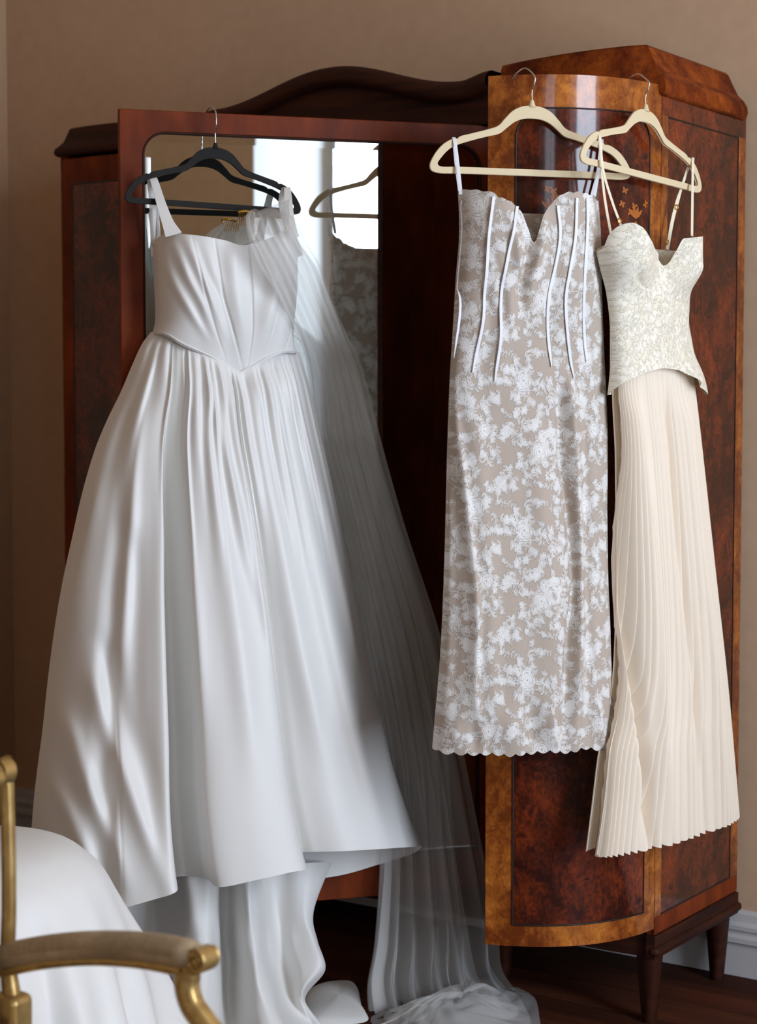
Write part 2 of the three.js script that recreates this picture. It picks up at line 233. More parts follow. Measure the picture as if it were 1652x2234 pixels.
// plan of an end section's front, k = 0 at the outer corner, 1 at the middle
const frontPlan = (s, k, off = 0) => { const x = lerp(WX, SX, k), z = lerp(ZC, ZM, k) + 4 * BULGE * k * (1 - k) * 0.6; return [s * x, z + off]; };
{
  const yTop = 2.03;
  for (const s of [-1, 1]) {
    const X = (a) => s * a, bx = (a, b, ...r) => box(Math.min(X(a), X(b)), Math.max(X(a), X(b)), ...r);
    const side = part('side_panel', bx(WX - 0.02, WX - 0.002, YB, yTop, 0.03, ZC - 0.004), M.frame, wardrobe);
    part('veneer_panel', bx(WX - 0.002, WX, 0.25, 1.965, 0.075, ZC - 0.03), M.burl, side);
    part('crossband', bx(WX - 0.002, WX + 0.0003, 0.21, 0.247, 0.03, ZC), M.frame, side); part('crossband', bx(WX - 0.002, WX + 0.0003, 1.968, yTop, 0.03, ZC), M.burl, side);
    part('crossband', bx(WX - 0.002, WX + 0.0003, 0.247, 1.968, 0.03, 0.072), M.band, side); part('crossband', bx(WX - 0.002, WX + 0.0003, 0.247, 1.968, ZC - 0.03, ZC), M.band, side);
    for (const q of [[0.2465, 0.2505, 0.07, ZC - 0.028], [1.9645, 1.9685, 0.07, ZC - 0.028], [0.2505, 1.9645, 0.071, 0.0745]]) part('inlay_line', bx(WX - 0.001, WX + 0.001, ...q), M.line, side);
    part('base_rail', bx(WX - 0.02, WX + 0.006, YB, 0.207, 0.03, ZC + 0.006, 0.004), M.dark, wardrobe);
    part('base_bead', bx(WX - 0.01, WX + 0.014, YB + 0.006, YB + 0.028, 0.024, ZC + 0.012, 0.01), M.dark, wardrobe);
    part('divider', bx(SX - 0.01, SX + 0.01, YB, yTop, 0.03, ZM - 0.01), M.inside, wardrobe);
    // curved bottom board, base rail and top of the end section
    const slab = (y0, y1, off) => { const pts = [[X(WX - 0.02), 0.03], [X(SX), 0.03]]; for (let i = 16; i >= 0; i--) pts.push(frontPlan(s, i / 16, off)); pts.push([X(WX - 0.02), ZC + off]); const g = new THREE.ExtrudeGeometry(new THREE.Shape(pts.map(([x, z]) => new THREE.Vector2(x, z))), { depth: y1 - y0, bevelEnabled: false }); g.rotateX(Math.PI / 2); g.translate(0, y1, 0); return triUV(g); };
    part('bottom_board', slab(YB, 0.205, -0.012), M.dark, wardrobe); part('top_board', slab(yTop - 0.02, yTop, -0.012), M.dark, wardrobe);
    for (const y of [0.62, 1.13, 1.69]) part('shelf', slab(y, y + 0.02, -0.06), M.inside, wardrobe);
    // cornice: profile swept along flank and curved front
    const prof = [[-0.02, 2.0], [0.004, 2.0], [0.010, 2.005], [0.013, 2.016], [0.011, 2.030], [0.002, 2.044], [-0.012, 2.058], [-0.026, 2.085], [-0.036, 2.106], [-0.042, 2.112], [-0.1, 2.112], [-0.1, 2.03]].map(([o, y]) => [o, (s > 0 ? y : 2.0 + (y - 2.0) * 0.68) + 0.008]);
    const path = [[X(WX), 0.05, s, 0], [X(WX), ZC, s, 1], [X(WX), ZC, s, 1]];
    for (let i = 4; i <= 24; i++) { const k = i / 24, [xa, za] = frontPlan(s, k - 0.01), [xb, zb] = frontPlan(s, k + 0.01), L = Math.hypot(xb - xa, zb - za), [x, z] = frontPlan(s, k), f = xb < xa ? 1 : -1; path.push([x, z, f * (zb - za) / L, -f * (xb - xa) / L]); }
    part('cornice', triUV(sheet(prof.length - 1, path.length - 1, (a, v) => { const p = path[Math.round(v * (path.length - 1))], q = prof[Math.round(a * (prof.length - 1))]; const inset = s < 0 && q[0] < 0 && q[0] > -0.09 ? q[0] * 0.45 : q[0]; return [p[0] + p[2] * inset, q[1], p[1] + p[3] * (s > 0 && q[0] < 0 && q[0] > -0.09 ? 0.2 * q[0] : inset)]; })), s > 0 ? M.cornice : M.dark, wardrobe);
    const legAt = (x, z) => { const pts = []; const g = new THREE.CylinderGeometry(0.031, 0.017, YB, 4, 1); g.rotateY(Math.PI / 4); g.translate(s * x, YB / 2, z); return triUV(g); };
    for (const [x, z] of [[WX - 0.03, ZC - 0.04], [WX - 0.03, 0.07], [SX, 0.38]]) part('leg', legAt(x, z), M.dark, wardrobe);
  }
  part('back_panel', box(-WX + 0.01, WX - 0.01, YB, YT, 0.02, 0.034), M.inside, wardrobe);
  part('bottom_board', box(-SX, SX, YB, 0.2, 0.03, ZM - 0.012), M.dark, wardrobe);
  part('top_board', box(-SX, SX, YT - 0.03, YT, 0.03, ZM - 0.012), M.dark, wardrobe);
  // arched crown over the middle
  const arch = (x) => { const a = Math.abs(x) / SX; return 2.092 + 0.068 * Math.pow(Math.cos(Math.min(1, a / 0.82) * Math.PI / 2), 2) + 0.016 * (x > 0 ? sstep(0.82, 1, a) : -sstep(0.82, 1, a)); };
  const sh = new THREE.Shape(); sh.moveTo(-SX, 1.99); sh.lineTo(SX, 1.99); for (let i = 0; i <= 40; i++) { const x = lerp(SX, -SX, i / 40); sh.lineTo(x, arch(x) - 0.03); } sh.closePath();
  const cg = new THREE.ExtrudeGeometry(sh, { depth: 0.022, bevelEnabled: false }); cg.translate(0, 0, ZM - 0.01); const crown = part('crown', triUV(cg), M.dark, wardrobe);
  const mp = [[-0.01, -0.05], [0.018, -0.048], [0.03, -0.038], [0.034, -0.026], [0.028, -0.012], [0.016, -0.003], [0.004, 0], [-0.3, 0], [-0.3, -0.02], [-0.01, -0.02]];
  const mg = sheet(mp.length - 1, 60, (a, v) => { const x = lerp(-SX, SX, v), q = mp[Math.round(a * (mp.length - 1))]; return [x, arch(x) + q[1], ZM + 0.012 + q[0]]; });
  part('crown_moulding', triUV(mg), M.dark, crown);
  // closed left door (curved)
  const curved = (k0, k1, y0, y1, off, thick, s, n = 14) => {
    const pts = []; for (let i = 0; i <= n; i++) pts.push(frontPlan(s, lerp(k0, k1, i / n), off)); for (let i = n; i >= 0; i--) pts.push(frontPlan(s, lerp(k0, k1, i / n), off - thick));
    const g = new THREE.ExtrudeGeometry(new THREE.Shape(pts.map(([x, z]) => new THREE.Vector2(x, z))), { depth: y1 - y0, bevelEnabled: false }); g.rotateX(Math.PI / 2); g.translate(0, y1, 0); return triUV(g);
  };
  const ld = part('curved_door', curved(0.01, 0.97, 0.225, 2.0, 0, 0.02, -1), M.frame, wardrobe, 'closed curved door with dark panel');
  part('veneer_panel', curved(0.12, 0.86, 0.28, 1.93, 0.0012, 0.002, -1), M.burl, ld);
  for (const [a, b, c, d] of [[0.11, 0.12, 0.275, 1.935], [0.86, 0.87, 0.275, 1.935], [0.11, 0.87, 0.275, 0.279], [0.11, 0.87, 1.931, 1.935]]) part('inlay_line', curved(a, b, c, d, 0.0018, 0.002, -1, 8), M.line, ld);
}
// mirrored middle door, hinged at the right, standing open
const PHI = THREE.MathUtils.degToRad(51.5), HINGE = V3(0.44, 0, 0.40), DOOR_W = 0.873, DT = 1.989, DB = 0.235;
const mirrorDoor = new THREE.Group(); mirrorDoor.name = 'mirror_door'; mirrorDoor.userData.label = 'open door with a large bevelled mirror'; mirrorDoor.position.copy(HINGE); mirrorDoor.rotation.y = PHI; wardrobe.add(mirrorDoor);
{
  const L = -DOOR_W, x0 = L + 0.05, x1 = -0.05, y0 = DB + 0.09, y1 = DT - 0.046, r = 0.05;
  const rr = (a, b, c, d, r) => { const s = new THREE.Path(); s.moveTo(a, c); s.lineTo(b, c); s.lineTo(b, d - r); s.absarc(b - r, d - r, r, 0, Math.PI / 2, false); s.lineTo(a + r, d); s.absarc(a + r, d - r, r, Math.PI / 2, Math.PI, false); s.lineTo(a, c); return s; };
  const s = new THREE.Shape([[L, DB], [0, DB], [0, DT], [L, DT]].map(([x, y]) => new THREE.Vector2(x, y))); s.holes.push(rr(x0, x1, y0, y1, r));
  const g = new THREE.ExtrudeGeometry(s, { depth: 0.02, bevelEnabled: true, bevelThickness: 0.002, bevelSize: 0.002, bevelSegments: 2, bevelOffset: -0.002, curveSegments: 16 }); g.translate(0, 0, -0.022); part('door_frame', triUV(g), M.frame, mirrorDoor);
  // rebate moulding round the glass
  const mouldPts = rr(x0 + 0.001, x1 - 0.001, y0 + 0.001, y1 - 0.001, r).getPoints(14).map((p) => V3(p.x, p.y, -0.002)); mouldPts.pop();
  const seg = []; for (let i = 0; i < mouldPts.length; i++) { const a = mouldPts[i], b = mouldPts[(i + 1) % mouldPts.length]; const t = new THREE.TubeGeometry(new THREE.LineCurve3(a, b), 1, 0.0032, 6); seg.push(t); }
  part('glazing_bead', mergeGeometries(seg), M.dark, mirrorDoor);
  part('door_back', box(L + 0.03, -0.03, DB + 0.05, DT - 0.03, -0.02, -0.013), M.inside, mirrorDoor);
  // glass: flat field and a bevel rim, tilted as a ground edge bends what it mirrors
  const bw = 0.019, dz = 0.0011, out = rr(x0, x1, y0, y1, r).getPoints(14), inn = rr(x0 + bw, x1 - bw, y0 + 0.0002, y1 - bw, r - bw * 0.6).getPoints(14); out.pop(); inn.pop();
  const fs = new THREE.Shape(inn); const fg = new THREE.ShapeGeometry(fs); fg.translate(0, 0, -0.009 - dz); part('mirror_glass', fg, M.mirror, mirrorDoor, 'silver mirror glass');
  const pos = [], n = out.length; for (let i = 0; i < n; i++) { const a = out[i], b = out[(i + 1) % n], c = inn[i], d = inn[(i + 1) % n]; pos.push(a.x, a.y, -0.009, b.x, b.y, -0.009, d.x, d.y, -0.009 - dz, a.x, a.y, -0.009, d.x, d.y, -0.009 - dz, c.x, c.y, -0.009 - dz); }
  const bg = new THREE.BufferGeometry(); bg.setAttribute('position', new THREE.Float32BufferAttribute(pos, 3)); bg.computeVertexNormals(); bg.setAttribute('uv', new THREE.Float32BufferAttribute(new Float32Array(pos.length / 3 * 2), 2)); part('mirror_bevel', bg, M.mirror, mirrorDoor, 'bevelled mirror edge');
  for (const y of [0.45, 1.1, 1.75]) { const c = new THREE.CylinderGeometry(0.006, 0.006, 0.07, 10); c.translate(0.003, y, -0.012); part('hinge', c, M.gold, mirrorDoor); }
}
// curved right door, hinged at the outer corner, standing open
const ALPHA = THREE.MathUtils.degToRad(51), CHORD = 0.388, HR = V3(WX - 0.002, 0, ZC), SAG = 0.066, RD0 = 0.222, RD1 = 2.03;
const RDU = V3(Math.cos(ALPHA), 0, -Math.sin(ALPHA)), RDN = V3(Math.sin(ALPHA), 0, Math.cos(ALPHA));     // from free edge to hinge; outward
const rdPt = (k, y, off = 0) => { const a = 2 * k - 1, t = V3(0, 0, 0).addScaledVector(RDU, 1).addScaledVector(RDN, -4 * SAG * a / CHORD * 0.5 * 1).normalize(), n = V3(-t.z, 0, t.x); if (n.dot(RDN) < 0) n.negate(); return HR.clone().addScaledVector(RDU, -CHORD * (1 - k)).addScaledVector(RDN, SAG * (1 - a * a)).addScaledVector(n, off).setY(y); };   // k = 0 free edge, 1 hinge
{
  const slab = (k0, k1, y0, y1, off, th, n = 24) => {
    const ring = []; for (let i = 0; i <= n; i++) ring.push([lerp(k0, k1, i / n), off]); for (let i = n; i >= 0; i--) ring.push([lerp(k0, k1, i / n), off - th]);
    const pts = ring.map(([k, o]) => { const p = rdPt(k, 0, o); return new THREE.Vector2(p.x, p.z); });
    const g = new THREE.ExtrudeGeometry(new THREE.Shape(pts), { depth: y1 - y0, bevelEnabled: false }); g.rotateX(Math.PI / 2); g.translate(0, y1, 0); return g;
  };
  const smoothSkin = (k0, k1, y0, y1, off, n = 30) => sheet(n, 6, (a, v) => { const k = lerp(k0, k1, a), p = rdPt(k, lerp(y1, y0, v), off); return [p.x, p.y, p.z, k * 0.45, p.y]; });
  const d = part('curved_door', triUV(slab(0, 1, RD0, RD1, 0, 0.022)), M.frame, wardrobe, 'open curved burl walnut door');
  const ki = 0.128, kj = 0.905, yi = 0.268, yj = 1.962, rad = 0.06, w = CHORD * 1.03;
  part('crossband', smoothSkin(0, ki, RD0, RD1, 0.0008, 10), M.band, d); part('crossband', smoothSkin(kj, 1, RD0, RD1, 0.0008, 10), M.band, d);
  part('crossband', smoothSkin(ki, kj, RD0, yi, 0.0008), M.band, d); part('crossband', smoothSkin(ki, kj, yj - rad, RD1, 0.0008), M.band, d);
  // burl field with rounded upper corners
  const top = (k) => { const a = (k - ki) * w, b = (kj - k) * w, e = Math.min(a, b); return e >= rad ? yj : yj - rad + Math.sqrt(Math.max(0, rad * rad - (rad - e) * (rad - e))); };
  part('veneer_panel', sheet(64, 24, (a, v) => { const k = lerp(ki, kj, a < 0.5 ? 0.5 * Math.pow(2 * a, 1.5) : 1 - 0.5 * Math.pow(2 - 2 * a, 1.5)), p = rdPt(k, lerp(top(k), yi, v), 0.0018); return [p.x, p.y, p.z, k * 0.45, p.y]; }), M.burl, d);
  const inlay = (pts) => { const c = pts.map(([k, y]) => rdPt(k, y, 0.0022)); const g = []; for (let i = 0; i + 1 < c.length; i++) g.push(new THREE.TubeGeometry(new THREE.LineCurve3(c[i], c[i + 1]), 1, 0.0019, 5)); return mergeGeometries(g); };
  const edge = [[ki, yi]]; for (let i = 0; i <= 60; i++) { const a = i / 60, k = lerp(ki, kj, a < 0.5 ? 0.5 * Math.pow(2 * a, 1.6) : 1 - 0.5 * Math.pow(2 - 2 * a, 1.6)); edge.push([k, top(k)]); } edge.push([kj, yi]); for (let i = 1; i <= 20; i++) edge.push([lerp(kj, ki, i / 20), yi]);
  part('inlay_line', inlay(edge), M.line, d);
  // marquetry: hanging bellflowers and leaves
  const petals = (k0, y0, seed) => {
    const R = rng(seed), out = [];
    const petal = (k, y, len, wid, ang) => { const n = 8, pos = [], P = (a, b) => { const c = Math.cos(ang), s = Math.sin(ang), x = a * c - b * s, yy = a * s + b * c; return rdPt(k + x / w, y + yy, 0.0028); }; const q = []; for (let i = 0; i <= n; i++) { const t = i / n; q.push([t * len, Math.sin(t * Math.PI) * wid]); } for (let i = n - 1; i > 0; i--) { const t = i / n; q.push([t * len, -Math.sin(t * Math.PI) * wid]); } const c = P(len / 2, 0); for (let i = 0; i < q.length; i++) { const A = P(...q[i]), B = P(...q[(i + 1) % q.length]); pos.push(c.x, c.y, c.z, A.x, A.y, A.z, B.x, B.y, B.z); } const g = new THREE.BufferGeometry(); g.setAttribute('position', new THREE.Float32BufferAttribute(pos, 3)); g.computeVertexNormals(); return g; };
    for (let i = 0; i < 3; i++) out.push(petal(k0, y0, 0.035 + i * 0.004, 0.006, -Math.PI / 2 + (i - 1) * 0.35));
    for (let i = 0; i < 4; i++) out.push(petal(k0, y0 + 0.004, 0.028, 0.004, Math.PI / 2 + (i - 1.5) * 0.5));
    out.push(petal(k0, y0 - 0.03, 0.06, 0.0022, -Math.PI / 2));
    for (let i = 0; i < 5; i++) { const t = i / 4, k = k0 + (i % 2 ? 1 : -1) * 0.02 + (R() - 0.5) * 0.16, y = y0 + 0.03 - t * 0.02 + R() * 0.05; for (let j = 0; j < 4; j++) out.push(petal(k, y, 0.009, 0.0026, j * 1.57 + R())); }
    return mergeGeometries(out);
  };
  part('marquetry', petals(0.3, 1.75, 3), M.marquetry, d, 'orange inlaid bellflowers'); part('marquetry', petals(0.8, 1.74, 8), M.marquetry, d, 'orange inlaid bellflowers');
  part('door_edge', triUV(slab(-0.001, 0.004, RD0, RD1, 0.0006, 0.0232, 2)), M.dark, d);
}

// ---------------------------------------------------------------- frames in which the clothes hang
function frameAt(origin, u) { const U = u.clone().normalize(), N = V3(-U.z, 0, U.x); if (N.z < 0) N.negate(); const turn = Math.atan2(-U.z, U.x); return { O: origin.clone(), U, N, turn, at(px, py, w = 0) { const q = onPlane(px, py, this.O.clone().addScaledVector(this.N, w), this.N).sub(this.O); return [q.dot(this.U), q.y]; }, world(u, y, w) { return this.O.clone().addScaledVector(this.U, u).addScaledVector(this.N, w).setY(y); }, floor(px, py) { const d = rayOf(px, py), q = EYE.clone().addScaledVector(d, -EYE.y / d.y).sub(this.O); return [q.dot(this.U), q.dot(this.N)]; } }; }
const gf = frameAt(HINGE, V3(Math.cos(PHI), 0, -Math.sin(PHI)));                                  // mirror door: u < 0, w out of the glass
const lf = frameAt(HR.clone().addScaledVector(RDU, -CHORD * 0.5).addScaledVector(RDN, 0.082), RDU);  // along the curved door
const pf = frameAt(V3(0.896, 0, 0.545), V3(0.143, 0, -0.99));                                      // along the flank of the wardrobe
// edge of a garment: [[px, py], ...] -> u as a function of the height
const edgeOf = (f, pts, w = 0) => table(pts.map(([x, y]) => { const q = f.at(x, y, w); return [q[1], q[0]]; }));
// a fold line: [[px, py], ...], its width and height in metres; value at (u, y)
const foldsOf = (f, list) => { const L = list.map(([pts, wd, a, w = 0.1]) => { const q = pts.map(([x, y]) => f.at(x, y, w)); return { u: table(q.map((p) => [p[1], p[0]])), y0: Math.min(...q.map((p) => p[1])), y1: Math.max(...q.map((p) => p[1])), wd, a }; }); return (u, y) => { let s = 0; for (const k of L) { const fd = Math.min(0.2, 0.4 * (k.y1 - k.y0)), e = sstep(k.y0 - 0.4 * fd, k.y0 + fd, y) * (1 - sstep(k.y1 - 0.06, k.y1 + 0.03, y)); if (e > 0) s += k.a * e * gauss(u - k.u(y), k.wd); } return s; }; };

// the point (u, y) of a front surface that a pixel shows
function onSurface(f, front, L, R, px, py) { let w = 0.04, u = 0, y = 0; for (let i = 0; i < 9; i++) { [u, y] = f.at(px, py, w); const l = L(y), r = R(y), s = Math.asin(clamp((u - (l + r) / 2) / ((r - l) / 2), -1, 1)) * 2 / Math.PI; w = lerp(w, front(s, y)[1], 0.7); } return [u, y]; }

// ---------------------------------------------------------------- velvet hangers
const HK = 0.435 / 420, VK = 0.00094;
const hangerOuter = [[0, 0], [20, 2], [40, 12], [57, 30], [70, 45], [92, 54], [125, 64], [150, 72], [154, 76], [160, 76], [168, 79], [186, 92], [202, 114], [210, 134], [207, 145], [195, 150], [150, 150], [75, 150], [0, 150]];
const hangerInner = [[0, 25], [20, 27], [38, 35], [54, 48], [68, 60], [92, 67], [125, 77], [155, 88], [172, 98], [188, 116], [196, 130], [192, 137], [150, 137.5], [75, 137.5], [0, 137.5]];
function hangerBody() {
  const loop = (pts) => { const half = pts.map(([x, y]) => new THREE.Vector2(x * HK, -y * VK)); const full = [...half, ...half.slice(1, -1).reverse().map((p) => new THREE.Vector2(-p.x, p.y))]; return full; };
  const smooth = (pts) => { const c = new THREE.CatmullRomCurve3(pts.map((p) => V3(p.x, p.y, 0)), true, 'centripetal'); return c.getPoints(180).slice(0, -1).map((p) => new THREE.Vector2(p.x, p.y)); };
  const s = new THREE.Shape(smooth(loop(hangerOuter))); s.holes.push(new THREE.Path(smooth(loop(hangerInner))));
  const g = new THREE.ExtrudeGeometry(s, { depth: 0.002, bevelEnabled: true, bevelThickness: 0.0018, bevelSize: 0.0018, bevelSegments: 3, bevelOffset: -0.0018 }); g.translate(0, 0, -0.001);
  return mergeGeometries([g.toNonIndexed ? g : g, (() => { const n = new THREE.CylinderGeometry(0.0035, 0.008, 0.014, 12).toNonIndexed(); n.translate(0, 0.004, 0); return n; })()].map((q) => (q.index ? q.toNonIndexed() : q)));
}
const hangerGeo = hangerBody();
// hook: rises from the neck and goes over the door; reach = how far back the door's top lies
function hookGeo(rise, reach, lean, thick) { const K = V3(lean, 0, Math.sqrt(1 - lean * lean)), P = (k, y) => V3(K.x * k, y, K.z * k); return tube([V3(0, 0.006, 0), V3(0, 0.03, 0), P(0.006, 0.042), P(0.009, 0.054), P(0.004, rise - 0.012), P(-reach * 0.35, rise + 0.004), P(-reach * 0.75, rise - 0.002), P(-reach - 0.004, rise - 0.02), P(-reach - 0.004, rise - 0.034)], thick, 70, 8); }
function hanger(f, px, pyHump, label, mat, w, tilt, spin, rise, reach, lean, size = 1) {
  const [u, y] = f.at(px, pyHump, w), p = f.world(u, y, w), h = thing('clothes_hanger', label, 'hanger', p.x, p.y, p.z, f.turn + spin);
  const b = part('hanger_body', hangerGeo, mat, h); b.rotation.z = tilt; b.scale.set(size, size, 1); part('hook', hookGeo(rise, reach, lean, 0.0017), M.chrome, h, 'silver metal hook'); return { u, y, w };
}
const hb = hanger(gf, 470, 322, 'black velvet hanger on the mirrored door holding the satin gown', M.blackVelvet, 0.062, -0.02, 0.16, DT - gf.at(470, 322, 0.062)[1] + 0.004, 0.1, -0.1, 0.925);
const hl = hanger(lf, 1161, 231, 'cream velvet hanger holding the lace gown', M.creamVelvet, 0.0, 0.0, 0.0, RD1 - lf.at(1161, 231)[1] + 0.004, 0.062, 0.35);
const hp = hanger(pf, 1409, 240, 'cream velvet hanger holding the pleated dress', M.creamVelvet, 0.0, -0.06, 0.0, RD1 - pf.at(1409, 240)[1] + 0.004, 0.06, -0.1);

// ---------------------------------------------------------------- the satin ball gown
const gown = thing('wedding_gown', 'white satin ball gown with square neckline and gathered skirt on the mirrored door', 'dress', gf.O.x, 0, gf.O.z, gf.turn);
const bodL = edgeOf(gf, [[352, 500], [346, 545], [347, 600], [349, 650], [350, 690], [342, 730], [335, 760], [330, 830]], 0.11), bodR = edgeOf(gf, [[648, 500], [655, 545], [656, 610], [652, 670], [648, 720], [655, 770], [668, 800], [680, 830]], 0.11);
const neck = table([[343, 552], [350, 532], [362, 506], [380, 503], [396, 509], [440, 516], [490, 526], [525, 536], [560, 529], [605, 513], [625, 503], [640, 508], [650, 535], [660, 556]].map(([x, y]) => { const q = gf.at(x, y, 0.17); return q; }));
const waistY = table([[320, 722], [345, 722], [400, 748], [455, 772], [500, 797], [527, 812], [556, 797], [600, 776], [645, 764], [690, 768]].map(([x, y]) => gf.at(x, y, 0.17)));
const bodFold = foldsOf(gf, [
  [[[392, 520], [412, 580], [440, 650], [475, 740]], 0.012, 0.010], [[[372, 535], [392, 600], [425, 670], [455, 740]], 0.010, 0.009], [[[352, 560], [370, 620], [400, 680], [440, 745]], 0.010, 0.007], [[[432, 540], [445, 590], [462, 640]], 0.014, 0.006],
  [[[488, 545], [492, 620], [508, 700], [522, 790]], 0.020, 0.008], [[[575, 540], [585, 620], [570, 700], [556, 780]], 0.022, 0.010], [[[620, 540], [622, 620], [612, 700], [600, 770]], 0.014, 0.007],
  [[[452, 535], [468, 640], [492, 720], [518, 800]], 0.0022, -0.0035], [[[522, 545], [530, 640], [534, 720], [530, 800]], 0.0022, -0.0035], [[[405, 530], [430, 640], [455, 720], [480, 780]], 0.0022, -0.003], [[[592, 530], [592, 640], [580, 720], [560, 780]], 0.0022, -0.0035], [[[632, 540], [636, 640], [628, 720], [610, 770]], 0.0022, -0.003],
], 0.15);
function bodPoint(s, y) {                         // s in [-1, 1] across the front
  const l = bodL(y), r = bodR(y), a = s * Math.PI / 2, u = (l + r) / 2 + (r - l) / 2 * Math.sin(a), c = Math.max(0, Math.cos(a)), bust = sstep(1.38, 1.6, y);
  return [u, 0.055 + (0.085 + 0.04 * bust) * Math.pow(c, 0.7) + 0.012 * bust * (gauss(s + 0.45, 0.3) + gauss(s - 0.45, 0.3)) + 1.35 * bodFold(u, y) * Math.pow(c, 0.5) + 0.002 * noise2(u * 30, y * 18, 5)];
}
part('bodice', sheet(320, 150, (a, v) => {
  if (a <= 0.7) { const s = a / 0.7 * 2 - 1, yt0 = bodPoint(s, 1.65)[0], yt = neck(yt0), yb = waistY(bodPoint(s, 1.45)[0]) - 0.004, y = lerp(yt, yb, v), p = bodPoint(s, y); return [p[0], y, p[1]]; }
  const t = (a - 0.7) / 0.3, s = 1 - 2 * t, l = (y) => lerp(bodL(y), bodR(y), (Math.sin(s * Math.PI / 2) + 1) / 2), e0 = neck(bodPoint(Math.sign(s), 1.65)[0]), yt = lerp(e0, 1.60, sstep(0, 0.25, Math.min(t, 1 - t))), yb = waistY(bodPoint(s, 1.45)[0]), y = lerp(yt, yb, v); return [l(y), y, 0.055 - 0.025 * Math.sqrt(Math.max(0, 1 - s * s))];
}, true), M.satin, gown, 'satin bodice with seamed panels');
{
  const P = (px, py, w) => { const q = gf.at(px, py, w); return V3(q[0], q[1], w); };
  const sideDir = () => V3(1, 0, 0.15);
  part('strap', ribbon([P(341, 560, 0.045), P(338, 500, 0.045), P(334, 430, 0.055), P(330, 392, 0.058), P(333, 388, 0.066), P(340, 405, 0.078), P(352, 445, 0.11), P(366, 485, 0.135), P(379, 512, 0.155)], [[0, 0.022], [0.5, 0.016], [0.62, 0.017], [0.85, 0.024], [1, 0.036]], 0.0022, 70, sideDir), M.satin, gown);
  part('strap', ribbon([P(652, 560, 0.045), P(632, 500, 0.045), P(616, 440, 0.055), P(622, 412, 0.058), P(626, 410, 0.066), P(628, 425, 0.08), P(631, 460, 0.11), P(634, 490, 0.13), P(636, 515, 0.15)], [[0, 0.022], [0.5, 0.014], [0.62, 0.016], [0.85, 0.02], [1, 0.032]], 0.0022, 70, sideDir), M.satin, gown);
  for (const [x, d] of [[336, 0], [350, 8]]) part('hanger_loop', ribbon([P(x - 6, 455, 0.072), P(x - 4, 500, 0.066), P(x + 2, 535 + d, 0.06), P(x + 9, 525 + d, 0.055), P(x + 10, 490, 0.052), P(x + 4, 452, 0.05)], [[0, 0.006], [1, 0.006]], 0.001, 50, () => V3(1, 0, 0.6)), M.satin, gown);
}
// skirt: closed folded cross-section from the waist seam to the hem
const skL = edgeOf(gf, [[338, 722], [318, 748], [298, 790], [270, 855], [238, 920], [213, 980], [183, 1080], [160, 1180], [138, 1280], [120, 1385], [106, 1490], [94, 1600], [82, 1690], [73, 1770], [68, 1850], [62, 1990]], 0.10);
const skR = edgeOf(gf, [[662, 762], [672, 800], [686, 850], [702, 920], [728, 1030], [750, 1130], [772, 1240], [793, 1340], [815, 1450], [838, 1560], [858, 1650], [882, 1730], [907, 1800], [928, 1848], [936, 1900]], 0.10);
// [hem px x, hem px y, w at the hem, share of the waist]
const hemPts = [[62, 2010, 0.06, 0], [105, 2006, 0.17, 0.02], [180, 2000, 0.27, 0.05], [235, 1988, 0.29, 0.075], [272, 1979, 0.33, 0.095], [340, 1960, 0.36, 0.125], [384, 1945, 0.375, 0.15], [386, 1930, 0.30, 0.158], [384, 1915, 0.20, 0.165], [405, 1912, 0.175, 0.18], [438, 1915, 0.22, 0.205], [456, 1921, 0.285, 0.225], [482, 1936, 0.35, 0.26], [560, 1921, 0.37, 0.36], [635, 1904, 0.365, 0.45], [667, 1897, 0.345, 0.487], [666, 1880, 0.28, 0.495], [656, 1862, 0.225, 0.503], [690, 1859, 0.25, 0.56], [760, 1857, 0.27, 0.68], [850, 1851, 0.235, 0.85], [905, 1848, 0.15, 0.97], [921, 1846, 0.085, 1]];
const hemBack = [[900, 1862, 0.05, 0.9], [820, 1888, 0.045, 0.75], [730, 1912, 0.045, 0.6], [600, 1925, 0.045, 0.45], [430, 1940, 0.045, 0.3], [250, 1960, 0.045, 0.15], [120, 1990, 0.048, 0.03]];
const hemRow = [...hemPts, ...hemBack, hemPts[0]].map(([x, y, w, f], i) => { const q = gf.at(x, y, w), fr = (q[0] - skL(q[1])) / (skR(q[1]) - skL(q[1])), back = i >= hemPts.length && i < hemPts.length + hemBack.length; const a = Math.PI * f; return [q[1], fr, w, f, back ? 0.05 - 0.022 * Math.sin(a) : 0.055 + 0.095 * Math.pow(Math.sin(a), 0.75)]; });
